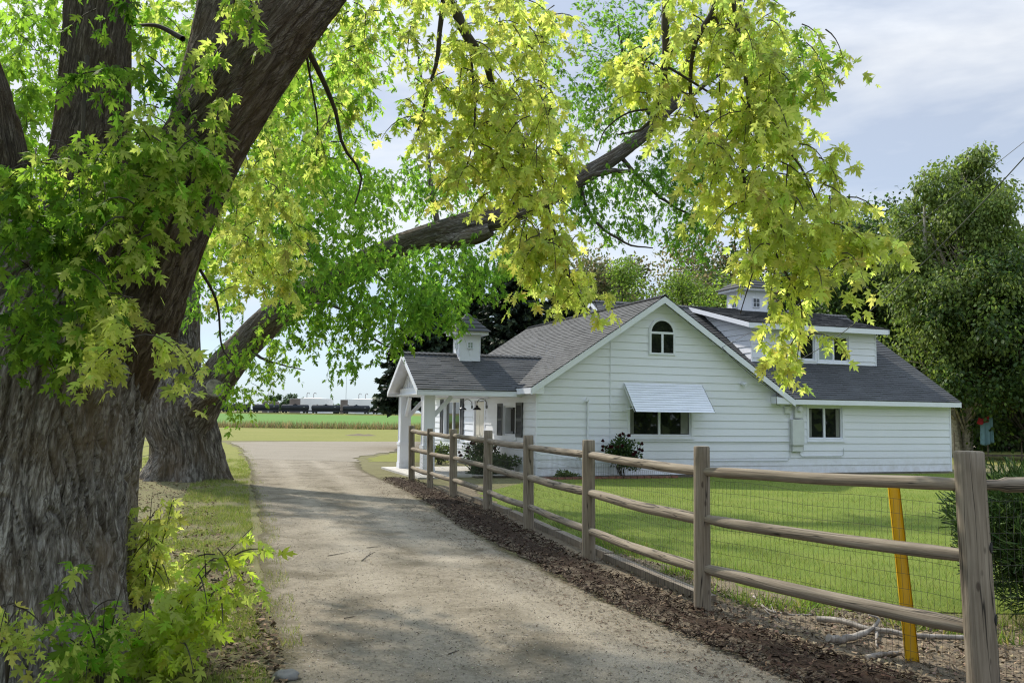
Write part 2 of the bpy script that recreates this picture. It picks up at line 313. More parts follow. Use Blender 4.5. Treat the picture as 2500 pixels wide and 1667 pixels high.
M_DIRT = m_ground('leafy_dirt', [(0.3, (0.12, 0.09, 0.06)), (0.55, (0.19, 0.15, 0.105)), (0.75, (0.26, 0.215, 0.155))], 2.5,
                  [(0.3, (0.08, 0.06, 0.04)), (0.7, (0.30, 0.25, 0.18))], 40, 0.5, 50, 0.8)

# ------------------------------------------------------------------ ground sheets
def sheet(name, left, right, z, mat, kind='structure', jit=0.12, nx=10, step=0.35, crown=0.0, freq=1.3):
    """a strip between two polylines (x,y) with ragged edges"""
    def resamp(P, n):
        P = np.asarray(P, float); d = np.r_[0, np.cumsum(np.linalg.norm(np.diff(P, axis=0), axis=1))]; s_ = np.linspace(0, d[-1], n)
        return np.c_[np.interp(s_, d, P[:, 0]), np.interp(s_, d, P[:, 1])]
    ln = max(np.linalg.norm(np.diff(np.asarray(left, float), axis=0), axis=1).sum(), np.linalg.norm(np.diff(np.asarray(right, float), axis=0), axis=1).sum())
    n = max(2, int(ln / step)); A, B = resamp(left, n), resamp(right, n)
    sd = random.random() * 50
    for i in range(n):
        d = norm(B[i] - A[i])
        for P, q in ((A, 0), (B, 9)):
            k = noise.noise(Vector((P[i][0] * freq + sd, P[i][1] * freq, q))) + 0.5 * noise.noise(Vector((P[i][0] * freq * 4, P[i][1] * freq * 4, q + sd)))
            P[i] = P[i] + d * jit * k
    vs = []; ec = []
    for i in range(n):
        for j in range(nx + 1):
            wd_ = np.linalg.norm(B[i] - A[i]); ec.append((min(1, min(j, nx - j) / nx * wd_ / 0.55), j / nx, 0.0))
            p = A[i] + (B[i] - A[i]) * j / nx; e = 1 - (2 * j / nx - 1) ** 2
            vs.append((p[0], p[1], z + crown * e))
    t = [(i * (nx + 1) + j, i * (nx + 1) + j + 1, (i + 1) * (nx + 1) + j + 1, (i + 1) * (nx + 1) + j) for i in range(n - 1) for j in range(nx)]
    return tag(fast_mesh(name, np.array(vs), np.array(t), mat, None, np.array(ec), smooth=True), kind=kind)

# posts of the fence, in order from the far end to the near corner
POSTS = [(-2.65, 24.45), (-1.92, 21.83), (-1.23, 19.72), (-0.42, 17.2), (0.30, 14.33), (1.01, 11.62), (1.83, 8.67), (3.25, 6.3)]
TOPS = [(1005, 1040), (1050, 1047.5), (1107, 1049), (1192, 1052), (1290, 1064), (1437, 1076), (1713, 1092), (2365, 1105)]
g_ = MB(); g_.quad((-2500, -60, 0), (2500, -60, 0), (2500, 3500, 0), (-2500, 3500, 0)); tag(g_.build('ground', M_GROUND), kind='structure')
sheet('grass_field', [(-140, 34), (-60, 52), (-27, 54), (10, 59), (60, 70), (120, 80)], [(-170, 97), (-60, 97), (-25, 98), (0, 99), (60, 104), (120, 108)], 0.004, M_DRYG, jit=1.2, nx=14, step=2, freq=0.3)
sheet('crop_field', [(-300, 97), (-60, 97), (-25, 98), (0, 99), (60, 104), (260, 108)], [(-420, 484), (420, 484)], 0.008, M_CROP, jit=0.3, nx=30, step=10)
dl = [(0.2, -3), (-0.9, 3.2), (-1.62, 6.3), (-2.5, 9.3), (-3.3, 12), (-3.95, 14.5), (-5.0, 18), (-6.4, 22.5), (-8.0, 28), (-10.2, 35), (-13.0, 44), (-16.0, 51.5)]
dr = [(5.2, -3), (3.4, 3.2), (2.55, 5.6), (1.5, 7.9), (0.85, 9.6), (0.1, 12), (-0.7, 15), (-1.75, 19), (-2.6, 22.3), (-3.6, 25.2), (-4.6, 28.5), (-5.6, 33.5)]
sheet('driveway', dl, dr, 0.012, M_DRIVE, jit=0.22, nx=14, step=0.25)
sheet('farm_track', [(-10.0, 34.5), (-13.0, 44), (-16.2, 52.0), (-12, 55.3), (-3, 58.5), (12, 64), (40, 75)], [(-5.6, 33.5), (-6.2, 36), (-5.9, 40), (-5.2, 43.5), (-2.5, 46.5), (8, 51), (40, 62)], 0.016, M_TRACK, jit=0.35, nx=10, step=0.6)
sheet('grass_verge', [(-60, 25), (-60, 53)], [(-7.3, 25.6), (-8.6, 30), (-10.5, 35.5), (-13.4, 44.5), (-16.6, 52.2)], 0.006, M_DRYG, jit=0.3, nx=12, step=0.8)
sheet('back_lawn', [(10, 38), (12, 62)], [(70, 34), (70, 62)], 0.006, M_DRYG, jit=0.5, nx=12, step=1.0)
sheet('side_grass', [(-5.2, 33.9), (-5.7, 36.2), (-5.4, 40), (-4.7, 43.2), (-2.0, 46)], [(-1.2, 33.9), (-1.2, 36), (-1.2, 39), (-1.0, 43), (0, 46.6)], 0.006, M_DRYG, jit=0.3, nx=6)
sheet('lawn', [(2.2, 8.85), (1.35, 11.8), (0.65, 14.5), (-0.05, 17.3), (-0.75, 19.6), (-0.9, 20.5)], [(40, 8.0), (40, 14), (38, 22), (36, 30), (16, 31.5), (0.9, 26.1)], 0.010, M_LAWN, jit=0.12, nx=24, step=0.2)
sheet('dirt_strip', [(2.75, 5.6), (1.45, 8.3), (0.75, 11.2), (0.05, 14.0), (-0.7, 17), (-1.5, 19.6), (-2.4, 23)], [(5.5, 6.4), (3.1, 9.0), (1.65, 11.8), (0.85, 14.6), (0.1, 17.4), (-0.6, 19.9), (-1.0, 23)], 0.014, M_DIRT, jit=0.25, nx=8, step=0.2)
sheet('mulch_strip', [(2.5, 5.5), (1.52, 7.7), (0.86, 9.45), (0.27, 11.55), (-0.72, 14.6), (-1.6, 18.3), (-2.4, 21.2), (-3.15, 23.6), (-3.55, 25.0)],
      [(3.05, 6.0), (1.85, 8.4), (1.02, 11.0), (0.42, 13.6), (-0.25, 16.6), (-1.0, 19.2), (-1.75, 21.6), (-2.45, 24.0), (-2.9, 25.2)], 0.016, M_MULCH, jit=0.2, nx=8, step=0.15, crown=0.05)

# ------------------------------------------------------------------ farmhouse
TH = R(19.955); HC = gp(1308, 1167)
house = tag(empty('farmhouse', HC, TH), 'white clapboard farmhouse with dark shingle roofs, a porch and a shed dormer', 'house')
def P(u, v, z): return V(u, v, z)
def siding(origin, d, n, z0, z1, fint, openings=(), breaks=(), board=0.235, name='wall', bottom=None, wav=0.0):
    """clapboards on a vertical wall; fint(z) -> (a0, a1) along d"""
    origin, d, n = (np.asarray(q, float) for q in (origin, d, n)); mb = MB()
    zs = set([z0, z1]); k = 0; base = z0 if bottom is None else bottom
    zb = []
    while base + k * board < z1: zb.append(base + k * board); k += 1
    zs |= {q for q in zb if z0 < q < z1} | {q for q in breaks if z0 < q < z1}
    GR = 0.011; zs |= {q + GR for q in zb if z0 < q < z1 - GR}
    for o_ in openings: zs |= {o_[2], o_[3]}
    zs = sorted(zs)
    def pt(a, z, o_): return V(*(origin + d * a), z) + V(*n, 0) * o_
    for za, zb_ in zip(zs[:-1], zs[1:]):
        if zb_ - za < 1e-4: continue
        zm = (za + zb_) / 2; cuts = sorted([(o_[0], o_[1]) for o_ in openings if o_[2] - 1e-6 <= zm <= o_[3] + 1e-6 ])
        lo, hi = fint(za + 1e-5), fint(zb_ - 1e-5)
        segs = []; cur = (lo[0], hi[0])
        for c in cuts: segs.append((cur, (c[0], c[0]))); cur = (c[1], c[1])
        segs.append((cur, (lo[1], hi[1])))
        f0 = ((za - base) / board) % 1.0
        if f0 > 0.9999: f0 = 0
        oa = 0.020 * (1 - f0) + 0.003; ob = 0.020 * (1 - min(1, f0 + (zb_ - za) / board)) + 0.003
        if f0 < 1e-3 and za > base + 1e-4 and zb_ - za < GR * 1.01: oa = ob = -0.006
        for (a0, a1), (b0, b1) in segs:
            mb.quad(pt(a0, za, oa), pt(b0, za, oa), pt(b1, zb_, ob), pt(a1, zb_, ob))
            if abs(f0 * board - GR) < 1e-3: mb.quad(pt(a0, za, -0.006), pt(b0, za, -0.006), pt(b0, za, oa), pt(a0, za, oa))
            if oa < 0: mb.quad(pt(a0, za, -0.006), pt(b0, za, -0.006), pt(b0, za, 0.003), pt(a0, za, 0.003))
    return mb.build(name, M_PAINT, house)
SL, SLW = 0.663, 0.62
PKU, PKZ = 4.05, 5.51
RV, RZ = 5.40, 6.01
EV, EZ = -0.35, 2.446
def gab(z):                                             # inside edges of the gable wall at height z
    l = 0.0 if z < 2.70 else PKU - (PKZ - 0.09 - z) / SL
    r = 8.62 if z < 2.30 else min(8.62, PKU + (PKZ - 0.09 - z) / 0.65)
    return (max(0, l), max(r, l + 0.01))
W1 = (3.02, 5.16, 1.235, 2.15); W3 = (9.57, 10.92, 1.16, 2.20)
siding((0, 0), (1, 0), (0, -1), 0.06, 5.36, gab, [W1], [2.30, 2.70])
siding((8.62, 0), (1, 0), (0, -1), 0.06, 2.33, lambda z: (0, 15.55 - 8.62), [(W3[0] - 8.62, W3[1] - 8.62, W3[2], W3[3])])
WS = (1.72, 2.82, 1.17, 2.10); WL = (7.70, 9.80, 0.98, 2.30); DR = (4.80, 5.90, 0.12, 2.28)
siding((0, 0), (0, 1), (-1, 0), 0.06, 2.52, lambda z: (0, 11.28), [WS, DR, WL])
siding((15.55, 0), (0, 1), (1, 0), 0.06, 5.8, lambda z: (0.0 if z < 2.5 else (z - 2.5) / SLW, 10.8 if z < 2.5 else 10.8 - (z - 2.5) / SLW), (), [2.5])
WD1 = (10.55, 11.25, 3.88, 4.76); WD2 = (11.42, 12.72, 3.86, 4.76)
DV = 1.75
siding((0, DV), (1, 0), (0, -1), 3.64, 4.96, lambda z: (8.62, 13.93), [(10.5, 11.25, 3.88, 4.76), (11.42, 12.72, 3.86, 4.76)])
siding((8.62, DV), (0, 1), (-1, 0), 3.60, 5.9, lambda z: (max(0, (z - 5.03) / 0.24) , max(0.01 + max(0, (z - 5.03) / 0.24), (z - 3.74) / SLW)), (), [5.03], board=0.22)
siding((13.93, DV), (0, 1), (1, 0), 3.60, 5.9, lambda z: (max(0, (z - 5.03) / 0.24), max(0.01 + max(0, (z - 5.03) / 0.24), (z - 3.74) / SLW)), (), [5.03], board=0.22)
siding((4.35, 0), (0, 1), (-1, 0), 4.9, 5.90, lambda z: (RV - (RZ - 0.06 - z) / SLW, RV + (RZ - 0.06 - z) / SLW))
siding((0, 11.28), (1, 0), (0, 1), 0.06, 5.36, lambda z: (0 if z < 2.7 else PKU - (PKZ - 0.09 - z) / SL, 8.1 if z < 2.7 else PKU + (PKZ - 0.09 - z) / SL), (), [2.7])
for lo_, hi_ in (((-0.028, -0.028, 0.05), (0.028, 0.028, 2.5)), ((15.522, -0.028, 0.05), (15.578, 0.028, 2.33)), ((8.60, DV - 0.028, 3.70), (8.65, DV + 0.02, 4.96)), ((13.91, DV - 0.028, 3.70), (13.958, DV + 0.02, 4.96)), ((2.36, -0.036, 0.1), (2.385, -0.02, 4.16))):
    MB().box(lo_, hi_).build('corner_board', M_TRIM, house)
MB().box((0.05, 0.05, 0), (15.5, 10.75, 0.10)).build('foundation', M_CONC, house)

def roof_patch(mb, p0, along, up, n_len, s_len, clip=None, course=0.14, lift=0.014):
    """courses of shingles from the eave p0 up the slope; clip(s) -> (a0, a1) along"""
    p0, along, up = np.asarray(p0, float), norm(along), norm(up); nrm = norm(np.cross(along, up))
    if nrm[2] < 0: nrm = -nrm
    n = int(math.ceil(s_len / course))
    for i in range(n):
        s0, s1 = i * course, min((i + 1) * course + 0.004, s_len)
        a0, a1 = clip((s0 + s1) / 2) if clip else (0, n_len)
        if a1 - a0 < 0.02: continue
        q = lambda a, s, o_: p0 + along * a + up * s + nrm * o_
        k = max(1, int((a1 - a0) / 0.33)); ed = np.linspace(a0, a1, k + 1); ed[1:-1] += rng.uniform(-0.08, 0.08, k - 1)
        for e0, e1 in zip(ed[:-1], ed[1:]):
            o_ = lift + rng.uniform(-0.004, 0.006); ds = rng.uniform(-0.010, 0.010) if i else 0
            mb.quad(q(e0, s0 + ds, o_), q(e1, s0 + ds, o_), q(e1, s1, 0), q(e0, s1, 0), [(e0, s0), (e1, s0), (e1, s1), (e0, s1)])
            mb.quad(q(e0, s0 + ds, -0.02), q(e1, s0 + ds, -0.02), q(e1, s0 + ds, o_), q(e0, s0 + ds, o_), [(e0, s0), (e1, s0), (e1, s0 + .01), (e0, s0 + .01)])
def deck(mb, a, b, c, d, th=0.03):
    a, b, c, d = (np.asarray(q, float) for q in (a, b, c, d)); k = V(0, 0, -th); e = V(0, 0, -0.004)
    mb.hexa([a + k, b + k, c + k, d + k, a + e, b + e, c + e, d + e])
def ridge_caps(mb, p0, p1, width=0.13, slope=0.64):
    p0, p1 = np.asarray(p0, float), np.asarray(p1, float); L_ = np.linalg.norm(p1 - p0); d = (p1 - p0) / L_; sd = norm(np.cross(d, V(0, 0, 1)))
    n = int(L_ / 0.16)
    for i in range(n):
        a = p0 + d * (i * L_ / n); b = p0 + d * ((i + 1.25) * L_ / n); ha, hb = 0.045, 0.02
        for q in (-1, 1):
            o_ = sd * q * width - V(0, 0, width * slope)
            mb.quad(a + V(0, 0, ha), a + o_ + V(0, 0, ha), b + o_ + V(0, 0, hb), b + V(0, 0, hb), [(0, i * .3), (.13, i * .3), (.13, i * .3 + .2), (0, i * .3 + .2)])
            mb.quad(a + V(0, 0, ha), a + o_ + V(0, 0, ha), a + o_ + V(0, 0, ha - .03), a + V(0, 0, ha - .03))
# main gable roof
mr = MB(); le = P(-0.30, -0.36, PKZ - SL * (PKU + 0.30)); hl = math.hypot(PKU + 0.30, SL * (PKU + 0.30))
roof_patch(mr, le, (0, 1, 0), (1, 0, SL), 11.65, hl)
re = P(8.80, -0.36, PKZ - 0.65 * (8.80 - PKU)); hr = math.hypot(8.80 - PKU, 0.65 * (8.80 - PKU))
roof_patch(mr, re, (0, 1, 0), (-1, 0, 0.65), 9.0, hr, lambda s: (0, max(0.4, ((re[2] + s * 0.65 / math.hypot(1, 0.65)) - EZ) / SLW + 0.15)))
ridge_caps(mr, (PKU, -0.36, PKZ + 0.01), (PKU, 11.28, PKZ + 0.01))
mr.build('roof', M_ROOF, house)
# wing roof
wr = MB(); hs = math.hypot(RV - EV, RZ - EZ)
def wclip(s):
    z = EZ + s * SLW / math.hypot(1, SLW); return (max(4.22, PKU + (PKZ - z) / 0.65 - 0.15), 15.72)
roof_patch(wr, P(0, EV, EZ), (1, 0, 0), (0, 1, SLW), 15.7, hs, wclip)
roof_patch(wr, P(4.22, 2 * RV - EV, EZ), (1, 0, 0), (0, -1, SLW), 11.5, hs, course=0.28)
ridge_caps(wr, (15.72, RV, RZ + 0.01), (4.22, RV, RZ + 0.01), slope=0.6)
wr.build('roof', M_ROOF, house)
# dormer roof: shallow shed from the ridge
dr_ = MB(); DZ = 5.065; dv0 = 1.38; ds = (RZ + 0.03 - DZ) / (RV - dv0)
roof_patch(dr_, P(8.28, dv0, DZ), (1, 0, 0), (0, 1, ds), 5.95, math.hypot(RV - dv0, RZ + 0.03 - DZ), lambda s: (0, 5.95 + 0.06 * s))
dr_.build('roof', M_ROOF, house)
# porch roof
PVc, PH, PZ = 2.85, 2.02, 3.69; psl = 0.575; PE = PZ - psl * PH; PU = -3.36
pr = MB(); ph = math.hypot(PH, PH * psl)
roof_patch(pr, P(PU, PVc - PH, PE), (1, 0, 0), (0, 1, psl), 5, ph, lambda s: (0, -PU + (PE + s * psl / math.hypot(1, psl) - le[2]) / SL - 0.30 + 0.16))
roof_patch(pr, P(PU, PVc + PH, PE), (1, 0, 0), (0, -1, psl), 5, ph, lambda s: (0, -PU + (PE + s * psl / math.hypot(1, psl) - le[2]) / SL - 0.30 + 0.16))
ridge_caps(pr, (PU, PVc, PZ + 0.01), (1.30, PVc, PZ + 0.01), 0.12, psl)
pr.build('roof', M_ROOF, house)
# roof boards and white trim
t_ = MB(); FH = 0.20
def rake(mb, p0, p1, out, h=FH, th=0.035):
    """sloping board under a roof edge from p0 to p1; out = outward unit vector"""
    p0, p1, out = (np.asarray(q, float) for q in (p0, p1, out)); dz = V(0, 0, -h); e = V(0, 0, -0.022)
    a, b = p0 + e, p1 + e
    mb.hexa([a + dz, b + dz, b + dz + out * th, a + dz + out * th, a, b, b + out * th, a + out * th])
o_f = V(0, -1, 0)
rake(t_, le + V(0, 0.035, 0), P(PKU, -0.325, PKZ), o_f); rake(t_, P(PKU, -0.325, PKZ), re + V(0, 0.035, 0), o_f)
rake(t_, P(-0.28, -0.325, le[2]), P(-0.28, 11.25, le[2]), V(-1, 0, 0), 0.17)                          # left eave
rake(t_, P(8.80, EV + 0.035, EZ), P(15.70, EV + 0.035, EZ), o_f, 0.155)                                   # wing eave
rake(t_, P(15.70, EV, EZ), P(15.70, RV, RZ), V(1, 0, 0), 0.17); rake(t_, P(15.70, RV, RZ), P(15.70, 2 * RV - EV, EZ), V(1, 0, 0), 0.17)
rake(t_, P(8.30, dv0 + 0.035, DZ), P(14.20, dv0 + 0.035, DZ), o_f, 0.175)                              # dormer
rake(t_, P(8.30, dv0, DZ), P(8.30, RV, RZ + 0.03), V(-1, 0, 0), 0.16); rake(t_, P(14.22, dv0, DZ), P(14.48, RV, RZ + 0.03), V(1, 0, 0), 0.16)
rake(t_, P(4.24, RV, RZ), P(4.24, RV - 1.3, RZ - 1.3 * SLW), V(-1, 0, 0), 0.15); rake(t_, P(4.24, RV, RZ), P(4.24, RV + 2.6, RZ - 2.6 * SLW), V(-1, 0, 0), 0.15)
t_.hexa([(8.10, -0.33, 2.275), (8.80, -0.33, 2.275), (8.80, 0.0, 2.275), (8.10, 0.0, 2.275), (8.10, -0.33, 2.50), (8.45, -0.33, 2.45), (8.45, 0.0, 2.45), (8.10, 0.0, 2.50)])   # eave return box
t_.hexa([(-0.275, -0.325, 2.43), (0.10, -0.325, 2.43), (0.10, 0.0, 2.43), (-0.275, 0, 2.43), (-0.275, -0.325, 2.45), (0.10, -0.325, 2.66), (0.10, 0, 2.66), (-0.275, 0, 2.45)])
# soffits
t_.box((-0.28, -0.32, 2.455), (0.0, 11.25, 2.47)); t_.box((8.8, -0.31, 2.30), (15.68, 0.0, 2.315))
for sgn, pe, sl in ((1, le, SL), (-1, re, -0.65)):
    a = pe + V(0, 0.03, -0.03); b = P(PKU, -0.33, PKZ - 0.03); deck(t_, a, a + V(0, 0.33, 0), b + V(0, 0.33, 0), b, 0.02)
deck(t_, P(8.30, dv0 + .03, DZ - 0.03), P(14.2, dv0 + .03, DZ - 0.03), P(14.2, DV + 0.02, DZ - 0.03 + ds * 0.4), P(8.30, DV + 0.02, DZ - 0.03 + ds * 0.4), 0.02)
deck(t_, P(8.30, DV, DZ - 0.03 + ds * 0.37), P(8.62, DV, DZ - 0.03 + ds * 0.37), P(8.62, RV, RZ), P(8.30, RV, RZ), 0.02)
t_.build('roof_trim', M_TRIM, house)

# porch
pt_ = MB()
rake(pt_, P(PU - 0.0, PVc - PH + 0.035, PE), P(-0.30, PVc - PH + 0.035, PE), o_f, 0.15); rake(pt_, P(PU, PVc + PH - 0.0, PE), P(-0.3, PVc + PH, PE), V(0, 1, 0), 0.15)
for sg in (-1, 1): rake(pt_, P(PU + 0.02, PVc, PZ), P(PU + 0.02, PVc + sg * PH, PE), V(-1, 0, 0), 0.15)
for sg in (-1, 1): deck(pt_, P(PU + .03, PVc + sg * PH, PE - 0.03), P(-0.2, PVc + sg * PH, PE - 0.03), P(0.3, PVc, PZ - 0.03), P(PU + .03, PVc, PZ - 0.03), 0.03)
pt_.box((PU + 0.25, PVc - PH + 0.06, PE - 0.14), (-0.02, PVc + PH - 0.06, PE - 0.10))                    # porch ceiling
pt_.box((PU + 0.33, PVc - 1.66, PE - 0.30 + 0.12), (PU + 0.55, PVc + 1.66, PE + 0.08))                   # front beam
pt_.box((PU + 0.55, PVc - 1.66, PE - 0.18), (-0.02, PVc - 1.46, PE - 0.14)); pt_.box((PU + 0.55, PVc + 1.46, PE - 0.18), (-0.02, PVc + 1.66, PE - 0.14))
pt_.build('porch_trim', M_TRIM, house)
bb = MB(); gu = PU + 0.40                                # board and batten in the porch gable
bb.hexa([(gu, PVc - 1.6, PE + 0.08), (gu, PVc + 1.6, PE + 0.08), (gu + 0.04, PVc + 1.6, PE + 0.08), (gu + 0.04, PVc - 1.6, PE + 0.08), (gu, PVc - 0.02, PZ - 0.14), (gu, PVc + 0.02, PZ - 0.14), (gu + 0.04, PVc + 0.02, PZ - 0.14), (gu + 0.04, PVc - 0.02, PZ - 0.14)])
for k in range(-6, 7):
    v = PVc + k * 0.22; zt = PZ - 0.18 - abs(k * 0.22) * psl
    if zt > PE + 0.12: bb.box((gu - 0.022, v - 0.025, PE + 0.09), (gu - 0.001, v + 0.025, zt))
bb.build('porch_gable', M_PAINT, house)
def column(v0):
    mb = MB(); u0, wd = -3.05, 0.31
    mb.box((u0, v0, 0.05), (u0 + wd, v0 + wd, PE - 0.18))
    mb.box((u0 - 0.035, v0 - 0.035, 0.05), (u0 + wd + 0.035, v0 + wd + 0.035, 0.24)); mb.box((u0 - 0.022, v0 - 0.022, 0.243), (u0 + wd + 0.022, v0 + wd + 0.022, 0.80))
    mb.box((u0 - 0.04, v0 - 0.04, 0.803), (u0 + wd + 0.04, v0 + wd + 0.04, 0.90))
    for a, b in ((-0.014, 0.05), (wd - 0.05, wd + 0.014)):
        mb.box((u0 + a, v0 - 0.014, 0.903), (u0 + b, v0 - 0.001, PE - 0.20)); mb.box((u0 - 0.014, v0 + a + 0.015, 0.903), (u0 - 0.001, v0 + b - 0.015, PE - 0.20))
    o = mb.build('porch_column', M_PAINT, house)
    br = MB(); z = PE - 0.18
    for dv, du in (((0, 1) if v0 < 3 else (0, -1)), (1, 0)):
        c0 = V(u0 + wd / 2, v0 + wd / 2, 0); d = V(du, 0, 0) if dv == 1 and du == 1 else V(0, du, 0) if dv == 0 else V(1, 0, 0)
        p0 = c0 + d * (wd / 2) + V(0, 0, z - 0.60); p1 = c0 + d * (wd / 2 + 0.55) + V(0, 0, z - 0.02); sd = np.cross(d, V(0, 0, 1))
        br.beam(p0, p1, sd * 0.09, norm(np.cross(sd, p1 - p0)) * 0.12)
    br.build('bracket', M_TRIM, house)
    return o
column(1.19); column(4.18)
MB().box((-3.5, 0.75, 0.0), (-0.03, 4.95, 0.06)).build('porch_slab', M_CONC, house)
MB().box((-3.45, 0.2, 0.0), (-2.4, 0.75, 0.05)).build('porch_step', M_CONC, house)

def window(o, d, n, rect, vbars=(), hbars=(), curtains=(), case=0.075, depth=0.07, sill=True, name='window'):
    """casing, sashes and panes in an opening; o,d,n in plan"""
    o, d, n = V(*o, 0), V(*d, 0), V(*n, 0); a0, a1, z0, z1 = rect; mb = MB()
    def bx(m_, x0, x1, y0, y1, q0, q1):
        c = lambda a, z, q: o + d * a + V(0, 0, z) + n * q
        m_.hexa([c(x0, y0, q0), c(x1, y0, q0), c(x1, y0, q1), c(x0, y0, q1), c(x0, y1, q0), c(x1, y1, q0), c(x1, y1, q1), c(x0, y1, q1)])
    e = 0.032
    bx(mb, a0 - case, a0 + 0.002, z0 - case, z1 + case, -depth, e); bx(mb, a1 - 0.002, a1 + case, z0 - case, z1 + case, -depth, e)
    bx(mb, a0 + 0.003, a1 - 0.003, z1, z1 + case, -depth, e - 0.003); bx(mb, a0 + 0.003, a1 - 0.003, z0 - case, z0, -depth, e - 0.003)
    f = 0.045
    bx(mb, a0 + 0.003, a0 + f, z0 + 0.003, z1 - 0.003, -depth, -0.02); bx(mb, a1 - f, a1 - 0.003, z0 + 0.003, z1 - 0.003, -depth, -0.02)
    bx(mb, a0 + f + 0.002, a1 - f - 0.002, z1 - f, z1 - 0.003, -depth, -0.022); bx(mb, a0 + f + 0.002, a1 - f - 0.002, z0 + 0.003, z0 + f, -depth, -0.022)
    for x in vbars: bx(mb, x - 0.035, x + 0.035, z0 + f + 0.002, z1 - f - 0.002, -depth, -0.015)
    for z in hbars: bx(mb, a0 + f + 0.002, a1 - f - 0.002, z - 0.02, z + 0.02, -depth, -0.026)
    wo = mb.build(name, M_TRIM, house)
    if sill: s_ = MB(); bx(s_, a0 - case - 0.01, a1 + case + 0.01, z0 - case - 0.03, z0 - case - 0.002, 0.0, 0.055); s_.build('sill', M_TRIM, wo)
    ed = [a0 + f] + list(vbars) + [a1 - f]
    for i, (x0, x1) in enumerate(zip(ed[:-1], ed[1:])):
        p_ = MB(); dd = depth - 0.012 + 0.008 * (i % 2)
        c = lambda a, z: o + d * a + V(0, 0, z) - n * dd
        bx(p_, x0 - 0.01, x1 + 0.01, z0 + f - 0.01, z1 - f + 0.01, -dd - 0.01, -dd); p_.build('pane', M_CURT if i in curtains else M_GLASS, wo)
    return wo
fw = ((0, 0), (1, 0), (0, -1))
window(*fw, W1, [4.06]); window(*fw, W3, [10.22])
window((0, DV), (1, 0), (0, -1), WD1, [10.62], sill=False); window((0, DV), (1, 0), (0, -1), WD2, [12.08], curtains=(0,))
sw = ((0, 0), (0, 1), (-1, 0))
window(*sw, WL, [8.75], depth=0.08); window(*sw, WS, [], depth=0.30, case=0.11)
MB().box((0.10, 1.85, 1.3), (0.14, 2.45, 2.0)).build('inner_sash', M_INT, house)
M_CUR = simple('net_curtain', (0.20, 0.21, 0.19), 0.9, 0.15, 3)
for a0, a1, z0, z1, yy in ((4.82, 5.08, 1.30, 2.08, 0.045), (3.09, 3.20, 1.30, 2.08, 0.053), (9.64, 9.74, 1.22, 2.13, 0.053), (10.70, 10.84, 1.22, 2.13, 0.045)):
    cm = MB(); n_ = 14
    for i in range(n_):
        x_, x2_ = a0 + (a1 - a0) * i / n_, a0 + (a1 - a0) * (i + 1) / n_; y_, y2_ = yy - 0.006 * (i % 2), yy - 0.006 * ((i + 1) % 2); cm.quad((x_, y_, z0), (x2_, y2_, z0), (x2_, y2_, z1), (x_, y_, z1))
    cm.build('curtain', M_CUR, house)
# arched gable window
aw = MB(); ac, az, ar = 4.13, 4.385, 0.44
def arc(r, n=18): return [(ac + r * math.cos(q), az + r * math.sin(q)) for q in np.linspace(0, math.pi, n)]
for A, B, q0, q1 in ((arc(ar), arc(ar - 0.055), 0.0, 0.062), (arc(ar + 0.03), arc(ar + 0.002), 0.0, 0.046)):
    for (a, b), (c, d) in zip(zip(A[:-1], A[1:]), zip(B[:-1], B[1:])):
        aw.hexa([(a[0], 0, a[1]), (b[0], 0, b[1]), (b[0], -q1, b[1]), (a[0], -q1, a[1]), (c[0], 0, c[1]), (d[0], 0, d[1]), (d[0], -q1, d[1]), (c[0], -q1, c[1])])
aw.box((ac - ar, -0.062, 3.72), (ac - ar + 0.055, 0, az - 0.03)); aw.box((ac + ar - 0.055, -0.062, 3.72), (ac + ar, 0, az - 0.03))
aw.box((ac - ar - 0.03, -0.046, 3.70), (ac - ar - 0.002, 0, az)); aw.box((ac + ar + 0.002, -0.046, 3.70), (ac + ar + 0.03, 0, az))
aw.box((ac - ar + 0.057, -0.060, 3.72), (ac + ar - 0.057, 0, 3.775)); aw.box((ac - ar, -0.064, az - 0.028), (ac + ar, 0, az + 0.04)); aw.box((ac - 0.035, -0.058, 3.777), (ac + 0.035, 0, az - 0.03))
awo = aw.build('arched_window', M_TRIM, house)
for s0, s1 in ((ac - ar + 0.05, ac - 0.03), (ac + 0.03, ac + ar - 0.05)): MB().box((s0, -0.036, 3.77), (s1, -0.026, az - 0.02)).build('pane', M_GLASS, awo)
pa = MB(); pts = [(x, -0.036, z) for x, z in arc(ar - 0.05)]; pa.add(pts, [tuple(range(len(pts)))]); pa.build('pane', M_GLASS, awo)
# awning
aw = MB(); n_s = 12
tl, tr_, bl, br_ = P(2.83, -0.04, 2.83), P(5.52, -0.04, 2.83), P(2.83, -0.80, 1.955), P(5.52, -0.80, 1.955)
for i in range(n_s):
    a, b = i / n_s, (i + 0.99) / n_s; nr = norm(np.cross(tr_ - tl, bl - tl)) * -0.012
    p = [tl + (bl - tl) * b + nr * 0.1, tr_ + (br_ - tr_) * b + nr * 0.1, tr_ + (br_ - tr_) * a - nr, tl + (bl - tl) * a - nr]
    q = [x + norm(nr) * 0.006 for x in p]; aw.hexa([*p, *q])
for x in (2.80, 5.55):
    aw.add([(x, -0.03, 2.83), (x, -0.80, 1.94), (x, -0.72, 1.98), (x, -0.03, 2.74)], [(0, 1, 2, 3)])
    aw.tube([(x - 0.02 * (1 if x < 4 else -1), -0.03, 1.98), (x - 0.02 * (1 if x < 4 else -1), -0.66, 2.06)], 0.012, 6)
aw.build('awning', M_TRIM, house)
